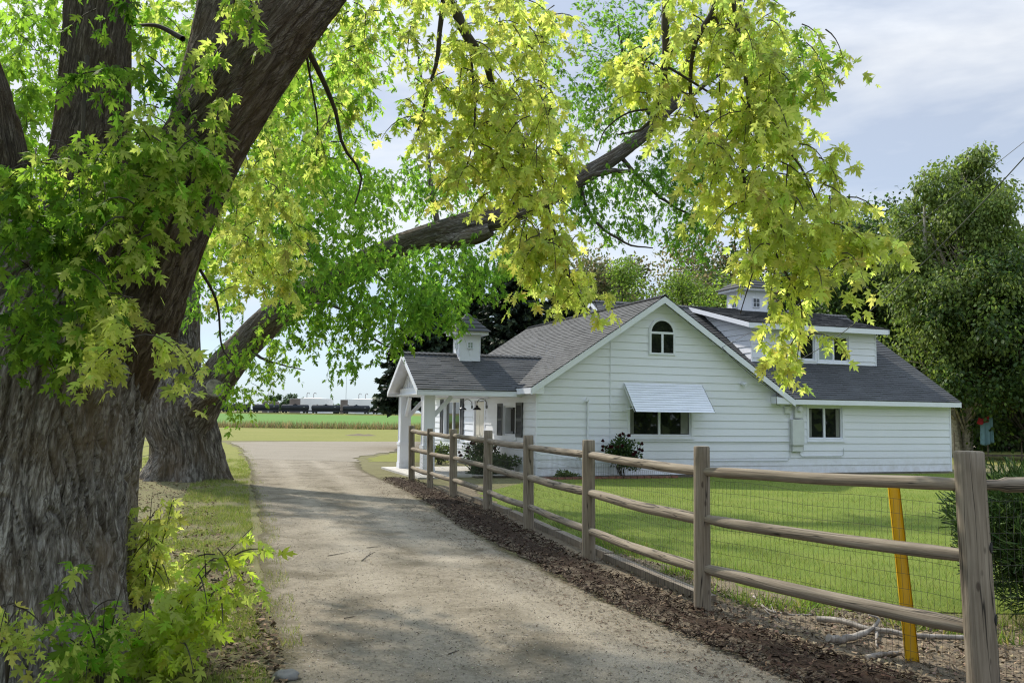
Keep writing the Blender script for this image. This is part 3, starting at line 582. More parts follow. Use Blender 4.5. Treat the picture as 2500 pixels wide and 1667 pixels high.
# shutters
for (a0, a1, z0, z1) in ((2.87, 3.36, 1.15, 2.17), (1.07, 1.62, 1.14, 2.19), (9.92, 10.33, 0.93, 2.38), (7.18, 7.58, 0.93, 2.38)):
    mb = MB(); mb.box((-0.055, a0, z0), (-0.022, a0 + 0.06, z1)); mb.box((-0.055, a1 - 0.06, z0), (-0.022, a1, z1))
    for z in (z0, (z0 + z1) / 2 - 0.04, z1 - 0.08): mb.box((-0.052, a0 + 0.062, z), (-0.022, a1 - 0.062, z + 0.08))
    z = z0 + 0.09
    while z < z1 - 0.1:
        mb.hexa([(-0.03, a0 + 0.061, z + 0.03), (-0.03, a1 - 0.061, z + 0.03), (-0.05, a1 - 0.061, z), (-0.05, a0 + 0.061, z), (-0.03, a0 + 0.061, z + 0.036), (-0.03, a1 - 0.061, z + 0.036), (-0.05, a1 - 0.061, z + 0.006), (-0.05, a0 + 0.061, z + 0.006)]); z += 0.04
    mb.box((-0.028, a0 + 0.06, z0 + 0.02), (-0.023, a1 - 0.06, z1 - 0.02)); mb.build('shutter', M_SHUT, house)
# door
d_ = MB(); d_.box((0.02, 4.83, 0.10), (0.06, 5.87, 2.25))
for z0, z1 in ((0.25, 0.95), (1.1, 2.1)):
    for y0, y1 in ((4.95, 5.30), (5.40, 5.75)): d_.box((0.012, y0, z0), (0.021, y1, z1))
do = d_.build('door', M_DOOR, house)
MB().tube([(0.012, 5.77, 1.02), (-0.04, 5.77, 1.02), (-0.04, 5.68, 1.02)], 0.012, 8).build('handle', M_BLACK, do)
dc = MB(); dc.box((-0.03, 4.70, 0.08), (0.05, 4.80, 2.38)); dc.box((-0.03, 5.90, 0.08), (0.05, 6.0, 2.38)); dc.box((-0.028, 4.80, 2.28), (0.05, 5.90, 2.38)); dc.build('door_casing', M_TRIM, house)
# gooseneck lamps
for y in (4.52, 6.18):
    mb = MB(); q = [(-0.03 - 0.17 * (1 - math.cos(a)), y, 2.05 + 0.17 * math.sin(a) + 0.12) for a in np.linspace(0, math.pi, 12)]
    mb.tube([(-0.03, y, 2.02), *q, (-0.37, y, 2.10)], 0.011, 7); mb.tube([(-0.02, y, 2.07), (-0.045, y, 2.07)], 0.06, 12)
    prof = [(2.12, 0.03), (2.09, 0.045), (2.06, 0.05), (2.03, 0.10), (1.99, 0.135), (1.965, 0.14)]
    mb.tube([(-0.37, y, z) for z, r in prof], [r for z, r in prof], 16, cap=False); mb.build('wall_lamp', M_BLACK, house, True)
# cupolas
def cupola(u0, v0, wd, zb, ze, zp, ov, win_m, name='cupola'):
    cu, cv = u0 + wd / 2, v0 + wd / 2; mb = MB(); mb.box((u0, v0, zb), (u0 + wd, v0 + wd, ze))
    for a in (0.0, wd / 2 - 0.012, wd - 0.024):
        mb.box((u0 + a, v0 - 0.014, zb + 0.25), (u0 + a + 0.024, v0 - 0.001, ze)); mb.box((u0 - 0.014, v0 + a, zb + 0.25), (u0 - 0.001, v0 + a + 0.024, ze))
    co = mb.build(name, M_PAINT, house)
    f = MB(); f.box((u0 - ov, v0 - ov, ze), (u0 + wd + ov, v0 + wd + ov, ze + 0.10)); f.build('fascia', M_TRIM, co)
    r = MB(); h = zp - ze - 0.10; n = 5
    for i in range(n):
        for q in range(4):
            def cn(s, off, lift):
                e = (wd / 2 + ov + 0.04) * (1 - s); a = math.pi / 4 + math.pi / 2 * (q + off)
                return V(cu + e * math.sqrt(2) * math.cos(a) * (1 + lift * 1.2), cv + e * math.sqrt(2) * math.sin(a) * (1 + lift * 1.2), ze + 0.10 + h * s + lift * 0.5)
            s0, s1 = i / n, min(1, (i + 1.0) / n); a, b, c, d = cn(s0, 0, 0.035), cn(s0, 1, 0.035), cn(s1, 1, 0), cn(s1, 0, 0)
            L_ = np.linalg.norm(b - a); r.quad(a, b, c, d, [(0, i * .14), (L_, i * .14), (L_, i * .14 + .13), (0, i * .14 + .13)])
            r.quad(a - V(0, 0, .03), b - V(0, 0, .03), b, a)
    r.build('cupola_roof', M_ROOF, co)
    ww, wh = wd * 0.30, wd * 0.33; zc = (zb + ze) / 2 + 0.12
    for face in (0, 1):
        m1 = MB(); p1 = MB()
        def bx(m_, x0, x1, y0, y1, q0, q1):
            if face == 0: m_.box((cu + x0, v0 - q1, zc + y0), (cu + x1, v0 - q0, zc + y1))
            else: m_.box((u0 - q1, cv + x0, zc + y0), (u0 - q0, cv + x1, zc + y1))
        bx(m1, -ww / 2, -ww / 2 + .03, -wh / 2, wh / 2, 0, .04); bx(m1, ww / 2 - .03, ww / 2, -wh / 2, wh / 2, 0, .04)
        bx(m1, -ww / 2 + .031, ww / 2 - .031, wh / 2 - .03, wh / 2, 0, .038); bx(m1, -ww / 2 + .031, ww / 2 - .031, -wh / 2, -wh / 2 + .03, 0, .038)
        bx(m1, -.008, .008, -wh / 2 + .031, wh / 2 - .031, .0, .034); bx(m1, -ww / 2 + .031, -.009, -.008, .008, 0, .033); bx(m1, .009, ww / 2 - .031, -.008, .008, 0, .033)
        wo = m1.build('cupola_window', M_TRIM, co); bx(p1, -ww / 2 + .02, ww / 2 - .02, -wh / 2 + .02, wh / 2 - .02, 0, .028); p1.build('pane', win_m, wo)
    return co
cupola(-1.63, 2.46, 0.68, 3.40, 4.30, 5.03, 0.20, M_CURT); cupola(10.42, 4.82, 1.12, 5.55, 6.70, 7.42, 0.25, M_GLASS)
# meter, panel, conduit, pipes, vent pipes, flood light
mb = MB(); mb.box((8.95, -0.14, 1.83), (9.26, -0.02, 2.27)); mb.tube([(9.11, -0.14, 2.12), (9.11, -0.20, 2.12)], 0.095, 18); mb.tube([(9.11, -0.2, 2.12), (9.11, -0.22, 2.12)], 0.07, 18); mb.build('electric_meter', M_GREYP, house)
mb = MB(); mb.box((8.83, -0.16, 0.95), (9.27, -0.022, 1.79)); mb.box((8.825, -0.168, 0.97), (9.275, -0.162, 1.77)); mb.box((8.86, -0.12, 0.76), (9.25, -0.022, 0.945)); mb.build('breaker_panel', M_GREYP, house)
mb = MB(); mb.box((8.60, -0.10, 1.98), (8.79, -0.02, 2.20)); mb.tube([(8.64, -0.06, 1.98), (8.66, -0.07, 1.90), (8.78, -0.06, 1.86)], 0.008, 5); mb.build('junction_box', M_GREYP, house)
mb = MB()
for pts in ([(8.80, -0.05, 0.62 + 0.13), (8.80, -0.05, 2.28)], [(9.32, -0.05, 0.95), (9.32, -0.05, 2.28)], [(8.80, -0.05, 0.9), (8.80, -0.05, 0.56), (8.72, -0.05, 0.47), (5.4, -0.05, 0.47)],
            [(9.18, -0.05, 0.78), (9.18, -0.05, 0.66), (9.26, -0.05, 0.60), (10.8, -0.05, 0.60), (10.93, -0.05, 0.65), (10.93, -0.05, 0.86)], [(8.80, -0.045, 1.07), (3.0, -0.045, 1.07)], [(9.32, -0.05, 0.95), (9.32, -0.05, 0.80), (9.25, -0.05, 0.78)]):
    mb.tube(pts, 0.013, 6)
mb.build('conduit', M_GREYP, house)
mb = MB(); mb.tube([(1.62, -0.06, 0.3), (1.62, -0.06, 2.26)], 0.032, 8); mb.tube([(1.62, -0.06, 2.26), (1.55, -0.11, 2.31), (1.55, -0.11, 2.24)], 0.04, 8); mb.build('wall_pipe', M_TRIM, house)
for p, r, z0, z1 in (((8.95, 0.10), 0.035, 2.45, 3.75), ((7.75, 0.55), 0.04, 2.9, 3.45)):
    MB().tube([(p[0], p[1], z0), (p[0], p[1], z1)], r, 10).build('vent_pipe', M_BLACK, house)
mb = MB(); mb.tube([(7.0, -0.02, 2.90), (7.0, -0.10, 2.90)], 0.05, 10); mb.tube([(7.0, -0.08, 2.90), (7.06, -0.2, 2.86)], [0.04, 0.07], 10); mb.build('flood_light', M_TRIM, house)
mb = MB(); pth = [(6.05, -0.39, 4.0), (6.5, -0.345, 3.62), (7.2, -0.34, 3.12), (7.9, -0.34, 2.72), (8.07, -0.345, 2.62), (8.08, -0.345, 2.25), (8.4, -0.1, 2.22)]
mb.tube(pth, 0.009, 5); mb.build('cable_run', M_CABLE, house)
# water tap stub in front of the gable
mb = MB(); mb.tube([(1.33, -0.35, 0), (1.33, -0.35, 0.62)], 0.035, 8); mb.box((1.24, -0.42, 0.5), (1.42, -0.28, 0.72)); mb.tube([(1.33, -0.35, 0.66), (1.10, -0.4, 0.60)], 0.03, 8)
tag(mb.build('yard_hydrant', M_GREYP), 'grey yard hydrant pipe by the rose bush at the gable wall', 'hydrant').matrix_world = Matrix.Translation(Vector(HC)) @ Matrix.Rotation(TH, 4, 'Z')
def H(u, v, z=0.0): return V(HC[0] + u * math.cos(TH) - v * math.sin(TH), HC[1] + u * math.sin(TH) + v * math.cos(TH), z)

# ------------------------------------------------------------------ foliage tools
def leaf_template(kind):
    if kind == 'maple':
        rt = [(0.06, 0.04), (0.27, 0.02), (0.20, 0.13), (0.11, 0.20), (0.36, 0.36), (0.54, 0.68), (0.34, 0.55), (0.22, 0.57), (0.085, 0.46), (0.18, 0.70), (0.25, 0.86), (0.11, 0.83), (0.0, 1.14)]
    elif kind == 'maple_small':
        rt = [(0.25, 0.04), (0.13, 0.2), (0.48, 0.62), (0.12, 0.48), (0.2, 0.8), (0.0, 1.1)]
    else:
        rt = [(0.28, 0.3), (0.25, 0.65), (0.0, 1.0)]
    pts = [(0, 0)] + rt + [(-x, y) for x, y in rt[-2::-1]]
    pts = np.array(pts); c = np.array([[0, 0.3]]); P2 = np.vstack([c, pts])
    z = -0.34 * np.abs(P2[:, 0]) - 0.30 * (P2[:, 1] - 0.3) ** 2
    vt = np.c_[P2, z]; n = len(pts); tr = np.array([(0, 1 + i, 1 + (i + 1) % n) for i in range(n)])
    return vt.astype(np.float32), tr
TPL = {k: leaf_template(k) for k in ('maple', 'maple_small', 'oval')}
TPL['quad'] = (np.array([(0, 0, 0), (0.32, 0.45, -0.06), (0, 1, -0.04), (-0.32, 0.45, -0.06)], np.float32), np.array([(0, 1, 2), (0, 2, 3)]))
TPL['needle'] = (np.array([(-0.06, 0, 0), (0.06, 0, 0), (0.05, 1, -0.1), (-0.05, 1, -0.1)], np.float32), np.array([(0, 1, 2), (0, 2, 3)]))
TPL['blade'] = (np.array([(-0.04, 0, 0), (0.04, 0, 0), (0.0, 1, 0.25)], np.float32), np.array([(0, 1, 2)]))
def leaves_mesh(kind, pos, ydir, size, tint, facing=None):
    """one mesh of leaves: base at pos, tip along ydir"""
    vt, tr = TPL[kind]; n = len(pos)
    y = ydir / (np.linalg.norm(ydir, axis=1, keepdims=True) + 1e-9)
    f = rng.normal(size=(n, 3)) if facing is None else facing + rng.normal(size=(n, 3)) * 0.85
    x = np.cross(y, f); x /= (np.linalg.norm(x, axis=1, keepdims=True) + 1e-9); z = np.cross(x, y)
    vv = pos[:, None, :] + size[:, None, None] * (vt[None, :, 0:1] * x[:, None, :] + vt[None, :, 1:2] * y[:, None, :] + vt[None, :, 2:3] * z[:, None, :] * rng.uniform(-0.5, 1.7, (n, 1, 1)))
    tt = tr[None] + (np.arange(n) * len(vt))[:, None, None]
    return vv.reshape(-1, 3), tt.reshape(-1, 3), np.repeat(tint, len(vt), axis=0)
class Foliage:
    def __init__(s): s.v = []; s.t = []; s.c = []; s.n = 0
    def add(s, *a, **k):
        v, t, c = leaves_mesh(*a, **k); s.v.append(v); s.t.append(t + s.n); s.c.append(c); s.n += len(v)
    def build(s, name, mat, parent): return fast_mesh(name, np.vstack(s.v), np.vstack(s.t), mat, parent, np.vstack(s.c))
def tints(base, n, var=0.22, alt=None, pa=0.0):
    c = np.tile(np.asarray(base, float), (n, 1)) * rng.normal(1, var, (n, 1)).clip(0.45, 1.6)
    c *= rng.normal(1, 0.06, (n, 3))
    if alt is not None:
        k = rng.random(n) < pa; c[k] = np.asarray(alt) * rng.normal(1, var, (k.sum(), 1)).clip(0.5, 1.5)
    return c.clip(0.004, 0.9)
def droop_spray(fol, twigs, centre, length, nleaf, kind, size, base, out=None, droop=1.0, var=0.2, alt=None, pa=0.0):
    """a drooping twig with leaves in pairs"""
    d = out if out is not None else rng.normal(size=3) * V(1, 1, 0.4); d = norm(d)
    m = 5; pts = [np.asarray(centre, float)]
    for i in range(m):
        d = norm(d + V(0, 0, -0.35 * droop)); pts.append(pts[-1] + d * length / m)
    pts = np.array(pts); s_ = rng.uniform(0.1, 1, nleaf) * m; i = np.minimum(s_.astype(int), m - 1); fr = (s_ - i)[:, None]
    pos = pts[i] * (1 - fr) + pts[i + 1] * fr
    yd = rng.normal(size=(nleaf, 3)) * V(1, 1, 0.5) * 0.75 + (pts[-1] - pts[0]) / length * 0.5 + V(0, 0, -0.75 * droop)
    pos = pos + yd / np.linalg.norm(yd, axis=1, keepdims=True) * rng.uniform(0.02, 0.07, (nleaf, 1)) * (size / 0.12)
    k = tints(base, nleaf, var, alt, pa)
    fol.add(kind, pos, yd, size * rng.uniform(0.5, 1.22, nleaf), k, facing=np.tile(V(0, -0.5, 0.8), (nleaf, 1)))
    if twigs is not None: twigs.tube(list(pts), list(np.linspace(0.006, 0.002, m + 1)), 4, False)
def crown_blobs(fol, twigs, blobs, kind, size, length, per, twig_share=0.3, dens=1.0):
    """blobs: (cx, cy, depth, rx, ry in picture units, rz metres, twigs, base, alt, pa, droop)"""
    for cx, cy, Y, rx, ry, rz, nt_, base, alt, pa, droop in blobs:
        for _ in range(max(3, int(nt_ * dens * (0.6 if (Y < 7.6 and cy > 590 and cx > 1600) else 1)))):
            while True:
                q = rng.uniform(-1, 1, 3)
                if q @ q <= 1: break
            c = at(cx + q[0] * rx, cy + q[1] * ry, Y + q[2] * rz)
            droop_spray(fol, twigs if rng.random() < twig_share else None, c + V(0, 0, length * 0.5), length * rng.uniform(0.7, 1.3), per, kind, size, np.asarray(base) * rng.uniform(0.8, 1.2), None, droop, 0.18, alt, pa)
def smooth_path(pts, rad, n):
    pts = np.asarray(pts, float); m = len(pts); d = np.r_[0, np.cumsum(np.linalg.norm(np.diff(pts, axis=0), axis=1))]
    T = np.zeros_like(pts)
    for i in range(m):
        a, b = max(i - 1, 0), min(i + 1, m - 1); T[i] = (pts[b] - pts[a]) / (d[b] - d[a])
    s_ = np.linspace(0, d[-1], n); out = []
    for x in s_:
        i = min(max(np.searchsorted(d, x) - 1, 0), m - 2); h = d[i + 1] - d[i]; u = (x - d[i]) / h
        out.append((2 * u**3 - 3 * u**2 + 1) * pts[i] + (u**3 - 2 * u**2 + u) * h * T[i] + (-2 * u**3 + 3 * u**2) * pts[i + 1] + (u**3 - u**2) * h * T[i + 1])
    return np.array(out), np.interp(s_, d, rad), s_
def bark_tube(name, mat, parent, pts, rad, nl, na, ridge=0.04, flare=0.0, lump=0.06, twist=0.0, seed=0.0, fs=7.0, roots=6):
    """trunk or limb with ridged bark in the mesh itself"""
    C, Rr, S = smooth_path(pts, rad, nl); vs = []; uv = []
    a = None
    for i in range(nl):
        t = norm(C[min(i + 1, nl - 1)] - C[max(i - 1, 0)])
        if a is None: a = norm(np.cross(V(0, 1, 0) if abs(t[1]) < 0.9 else V(1, 0, 0), t))
        a = norm(a - t * (a @ t)); b = np.cross(t, a); fl = flare * math.exp(-S[i] / 0.55) if flare else 0
        for k in range(na + 1):
            q = 2 * math.pi * (k % na) / na; qt = q + twist * S[i]; cx, sx = math.cos(qt), math.sin(qt); r = Rr[i]
            nz = noise.noise(Vector((cx * r * 1.3 + seed, sx * r * 1.3, S[i] * 0.5)))
            r2 = r * (1 + lump * 2.2 * nz) * (1 + fl * (0.55 + 0.45 * math.sin(roots * q + seed) + 0.5 * nz))
            v3 = Vector((cx * r * fs + seed, sx * r * fs, S[i] * fs * 0.15)); wv = noise.noise(v3 * 0.6) * 0.7
            n1 = noise.noise(v3 + Vector((wv, wv, wv))); n2 = noise.noise(v3 * 2.3)
            r2 += ridge * (min(1.0, abs(n1) * 5.5) * 1.3 - 0.8) + ridge * 0.45 * (min(1.0, abs(n2) * 4) - 0.5)
            vs.append(C[i] + r2 * (math.cos(q) * a + math.sin(q) * b)); uv.append((k / na * 6.283 * max(0.15, rad[0]) + seed + twist * S[i] * r, S[i] + seed))
    tr = np.array([(i * (na + 1) + k, i * (na + 1) + k + 1, (i + 1) * (na + 1) + k + 1, (i + 1) * (na + 1) + k) for i in range(nl - 1) for k in range(na)])
    return fast_mesh(name, np.array(vs), tr, mat, parent, uv=np.array(uv), smooth=True)

# ------------------------------------------------------------------ near maple
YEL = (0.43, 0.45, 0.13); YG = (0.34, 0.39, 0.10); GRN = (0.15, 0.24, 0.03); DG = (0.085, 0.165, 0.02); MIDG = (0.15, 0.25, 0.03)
T1 = tag(empty('maple_tree', (-3.9, 7.2, 0)), 'huge maple with furrowed grey trunk and yellow-green boughs, nearest the camera', 'tree')
T1.location = (0, 0, 0)
bark_tube('trunk', M_BARK, T1, [(-3.98, 7.25, -0.15), (-3.98, 7.25, 0.7), (-3.96, 7.25, 1.5), (-3.86, 7.25, 2.3), (-3.68, 7.3, 3.0), (-3.5, 7.4, 3.5)], [0.98, 0.93, 0.90, 0.87, 0.70, 0.30], 400, 420, 0.036, 0.30, 0.05, 0.22, 3.0, 11.0, 7)
bark_tube('limb', M_LIMB_SHADE, T1, [at(175, 1000, 7.6), at(282, 730, 7.25), at(372, 520, 7.1), at(470, 330, 7.1), at(600, 130, 7.2), at(720, -30, 7.4), at(900, -260, 8.0), at(1100, -420, 8.5)], [0.36, 0.42, 0.36, 0.31, 0.285, 0.26, 0.22, 0.17], 300, 190, 0.024, 0, 0.08, 0.3, 11.0, 12.0)
bark_tube('limb', M_LIMB_SHADE, T1, [at(430, 400, 7.3), at(470, 250, 7.5), at(505, 80, 7.8), at(530, -80, 8.1), at(560, -400, 8.8)], [0.26, 0.25, 0.24, 0.22, 0.18], 90, 60, 0.018, 0, 0.06, 0.2, 5.0, 9.0)
bark_tube('limb', M_LIMB_SHADE, T1, [at(110, 900, 7.5), at(185, 560, 7.7), at(215, 300, 7.9), at(222, 100, 8.0), at(220, -100, 8.2), at(180, -500, 8.6)], [0.55, 0.38, 0.31, 0.29, 0.28, 0.22], 140, 80, 0.022, 0, 0.06, 0.2, 17.0, 8.0)
bark_tube('limb', M_LIMB_SHADE, T1, [at(40, 900, 7.2), at(-5, 620, 7.1), at(-25, 430, 7.0), at(-75, 220, 7.0), at(-190, -100, 7.2)], [0.6, 0.33, 0.29, 0.28, 0.25], 110, 70, 0.022, 0, 0.06, 0.2, 23.0, 8.0)
br1 = MB()
def branch(mb, pix, r0, r1, n=14, k=7):
    mb = MB()
    C, Rr, S = smooth_path([at(*p) for p in pix], np.linspace(r0, r1, len(pix)), n); C = C + np.array([[noise.noise(Vector((q * 3, i, 0))) * r0 * 0.5 for i in (1., 5., 9.)] for q in S]); mb.tube(list(C), list(Rr), k, False); o = mb.build('branch', M_TWIG if r0 < 0.09 else M_BARK2, BR_OWNER[0], True)
BR_OWNER = [T1]
branch(br1, [(900, -260, 8.0), (960, -120, 8.3), (1030, 0, 8.5), (1075, 80, 8.5), (1120, 160, 8.6), (1128, 190, 8.6), (1165, 260, 8.7)], 0.075, 0.018, 26)
branch(br1, [(1020, -40, 8.4), (1005, 130, 8.5), (985, 200, 8.5), (960, 300, 8.4)], 0.03, 0.008)
branch(br1, [(1165, 260, 8.7), (1235, 380, 8.6), (1270, 520, 8.5), (1310, 640, 8.4), (1350, 715, 8.4)], 0.016, 0.005)
branch(br1, [(1075, 80, 8.5), (1090, 220, 8.4), (1085, 330, 8.3), (1060, 420, 8.3)], 0.015, 0.005)
branch(br1, [(690, 90, 7.6), (745, 190, 8.0), (770, 260, 8.3), (790, 340, 8.5), (830, 400, 8.6), (815, 470, 8.6)], 0.028, 0.007)
branch(br1, [(700, 110, 7.7), (730, 300, 8.6), (720, 420, 8.8)], 0.012, 0.004)
branch(br1, [(1100, -420, 8.5), (1380, -300, 7.8), (1530, -100, 7.4), (1528, 40, 7.3), (1527, 150, 7.3), (1515, 240, 7.4), (1490, 290, 7.4), (1420, 310, 7.4)], 0.06, 0.007, 26)
branch(br1, [(1530, -100, 7.4), (1640, 0, 7.3), (1600, 90, 7.3), (1585, 190, 7.4), (1600, 270, 7.4), (1640, 370, 7.4), (1650, 420, 7.4)], 0.026, 0.008, 24)
branch(br1, [(1527, 150, 7.3), (1600, 195, 7.3), (1680, 250, 7.3), (1740, 330, 7.3)], 0.012, 0.005)
branch(br1, [(1600, 90, 7.3), (1640, 40, 7.3), (1660, 110, 7.3)], 0.02, 0.006)
branch(br1, [(1500, 250, 7.4), (1440, 260, 7.4), (1390, 300, 7.5), (1370, 350, 7.5)], 0.010, 0.004)
branch(br1, [(1670, -80, 7.3), (1700, 100, 7.2), (1720, 260, 7.2), (1705, 400, 7.2), (1740, 470, 7.2), (1790, 500, 7.2)], 0.022, 0.006, 22)
branch(br1, [(1705, 420, 7.2), (1760, 520, 7.2), (1730, 620, 7.2), (1700, 720, 7.2)], 0.010, 0.004)
branch(br1, [(1720, 260, 7.2), (1830, 370, 7.1), (1880, 470, 7.0), (1940, 560, 7.0)], 0.012, 0.004)
branch(br1, [(1740, 470, 7.2), (1790, 600, 7.1), (1840, 700, 7.1), (1830, 830, 7.1)], 0.010, 0.003)
branch(br1, [(460, 620, 7.5), (500, 700, 7.8), (510, 800, 8.0), (540, 840, 8.0)], 0.014, 0.005)
branch(br1, [(300, 620, 6.6), (280, 700, 6.4), (310, 820, 6.3)], 0.012, 0.004); branch(br1, [(420, 90, 8.4), (360, 60, 8.6), (300, 60, 8.8)], 0.03, 0.012)
branch(br1, [(200, 130, 6.4), (190, 300, 6.2), (170, 520, 6.2), (150, 700, 6.2)], 0.016, 0.005)
f1 = Foliage()
near = [  # boughs hanging in the sun over the drive
    (1000, 60, 8.6, 130, 120, 0.7, 34, YG, YEL, 0.3, 1), (1150, 130, 8.6, 140, 150, 0.8, 66, YEL, YG, 0.4, 1), (1180, 300, 8.6, 130, 130, 0.8, 84, YEL, YG, 0.35, 1.1),
    (1060, 300, 8.4, 120, 110, 0.7, 36, YEL, YG, 0.5, 1), (980, 250, 8.6, 70, 110, 0.5, 12, YG, MIDG, 0.3, 1), (1130, 420, 8.5, 120, 80, 0.6, 44, YEL, YG, 0.3, 1.1), (1250, 420, 8.5, 70, 110, 0.5, 34, YEL, YG, 0.3, 1.1),
    (1225, 540, 8.4, 60, 80, 0.5, 30, YEL, YG, 0.3, 1.1), (1290, 620, 8.4, 60, 70, 0.4, 22, YEL, YG, 0.3, 1.2), (1335, 680, 8.4, 45, 45, 0.3, 10, YEL, YG, 0.3, 1.1), (1225, 620, 8.4, 45, 60, 0.3, 9, YEL, MIDG, 0.3, 1.1),
    (1240, 60, 8.9, 60, 90, 0.4, 12, YEL, YG, 0.4, 1),
    (1660, 60, 7.3, 150, 90, 0.7, 40, YG, YEL, 0.45, 1), (1740, 180, 7.2, 120, 130, 0.6, 62, YG, YEL, 0.4, 1.1), (1560, 200, 7.4, 110, 100, 0.5, 26, YEL, YG, 0.3, 1), (1480, 170, 7.5, 55, 70, 0.3, 14, YEL, YG, 0.3, 1),
    (1640, 330, 7.3, 100, 110, 0.6, 34, YEL, YG, 0.4, 1.1), (1770, 340, 7.1, 80, 140, 0.5, 48, YG, YEL, 0.4, 1.2), (1850, 160, 7.1, 60, 90, 0.4, 14, YG, MIDG, 0.3, 1.1),
    (1800, 500, 7.1, 120, 90, 0.5, 48, YEL, YG, 0.5, 1.1), (1640, 460, 7.3, 70, 70, 0.4, 14, YEL, YG, 0.3, 1.1), (1900, 480, 7.0, 60, 110, 0.4, 22, YG, YEL, 0.5, 1.1),
    (1790, 600, 7.1, 120, 60, 0.5, 30, YEL, YG, 0.5, 1.1), (1900, 610, 7.0, 110, 70, 0.4, 34, YEL, YG, 0.4, 1), (2000, 590, 7.0, 55, 25, 0.3, 8, YEL, YG, 0.3, 0.7), (1890, 680, 7.0, 90, 30, 0.3, 9, YEL, YG, 0.3, 1.0),
    (1800, 745, 7.1, 28, 40, 0.2, 10, YEL, YG, 0.4, 1.1), (1830, 800, 7.1, 30, 55, 0.2, 11, YEL, YG, 0.5, 1.2), (1805, 850, 7.1, 25, 35, 0.2, 6, YEL, YG, 0.3, 1.2), (1690, 620, 7.2, 50, 50, 0.4, 5, YEL, YG, 0.3, 1.1),
    (640, 560, 9.0, 60, 130, 0.5, 34, YEL, YG, 0.3, 1.2), (590, 450, 8.6, 60, 90, 0.5, 16, YG, YEL, 0.4, 1.1), (560, 640, 9.2, 60, 80, 0.4, 14, YG, YEL, 0.5, 1.1),
    (780, 120, 8.6, 90, 120, 0.7, 16, YG, MIDG, 0.5, 1), (740, 320, 8.8, 60, 110, 0.6, 12, YG, MIDG, 0.5, 1), (840, 90, 8.6, 60, 120, 0.5, 10, YG, MIDG, 0.5, 1),
    (500, 470, 8.2, 90, 50, 0.4, 10, YG, YEL, 0.4, 1)]
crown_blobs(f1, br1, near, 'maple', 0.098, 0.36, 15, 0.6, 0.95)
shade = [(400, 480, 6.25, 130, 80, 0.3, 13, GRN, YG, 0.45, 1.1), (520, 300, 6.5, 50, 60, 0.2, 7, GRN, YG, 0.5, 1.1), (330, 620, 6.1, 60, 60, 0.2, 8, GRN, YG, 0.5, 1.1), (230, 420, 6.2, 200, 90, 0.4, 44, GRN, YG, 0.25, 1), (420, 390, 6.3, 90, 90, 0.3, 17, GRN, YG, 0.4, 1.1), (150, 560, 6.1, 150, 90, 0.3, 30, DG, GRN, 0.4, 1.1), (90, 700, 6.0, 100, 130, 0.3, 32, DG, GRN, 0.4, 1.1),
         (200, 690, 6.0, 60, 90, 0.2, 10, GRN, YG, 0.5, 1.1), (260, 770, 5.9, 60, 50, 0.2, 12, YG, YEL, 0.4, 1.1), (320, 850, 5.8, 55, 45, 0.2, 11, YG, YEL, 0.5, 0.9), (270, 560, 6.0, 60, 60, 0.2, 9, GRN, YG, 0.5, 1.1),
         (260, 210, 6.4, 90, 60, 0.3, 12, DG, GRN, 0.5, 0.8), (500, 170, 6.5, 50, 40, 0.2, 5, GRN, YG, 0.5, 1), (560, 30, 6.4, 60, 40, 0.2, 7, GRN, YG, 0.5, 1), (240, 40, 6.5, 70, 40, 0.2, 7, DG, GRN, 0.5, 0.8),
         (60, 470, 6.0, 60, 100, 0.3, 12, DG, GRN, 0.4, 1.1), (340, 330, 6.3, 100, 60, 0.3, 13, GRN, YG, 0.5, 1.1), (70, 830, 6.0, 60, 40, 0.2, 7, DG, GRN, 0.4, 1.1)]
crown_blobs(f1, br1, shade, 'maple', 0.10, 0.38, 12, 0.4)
back = [(80, 120, 12, 140, 200, 2.0, 130, MIDG, GRN, 0.4, 1), (360, 60, 12, 130, 130, 2.0, 90, MIDG, YG, 0.4, 1), (620, 330, 11, 120, 200, 1.5, 120, MIDG, YG, 0.4, 1), (520, 560, 11, 100, 120, 1.2, 60, MIDG, YG, 0.4, 1),
        (760, 120, 12, 150, 160, 1.8, 90, MIDG, YG, 0.5, 1), (60, 330, 11, 80, 100, 1.0, 40, GRN, MIDG, 0.4, 1)]
crown_blobs(f1, br1, back, 'maple_small', 0.13, 0.5, 11, 0.2)
# leaf layer added out of view to shade the trunk, then more unseen crown
for _ in range(330):
    c = V(rng.uniform(-8, -1.8), rng.uniform(1.0, 8.6), 0); c[2] = 1.85 + 0.457 * c[1] + 1.1 + rng.uniform(0, 1.4); droop_spray(f1, None, c, 0.5, 14, 'maple_small', 0.16, MIDG, None, 0.6)
for _ in range(260):
    q = norm(rng.normal(size=3)) * rng.uniform(0.5, 1.0); c = V(-6.0, 4.0, 8.8) + q * V(5.2, 6.4, 3.2)
    if c[2] > 5.6 + max(0, (c[1] - 4)) * 0.62: droop_spray(f1, None, c, 0.6, 14, 'maple_small', 0.16, MIDG, None, 0.8)
tag(br1.build('twigs', M_TWIG, T1), kind='stuff'); f1.build('crown', M_LEAF, T1)

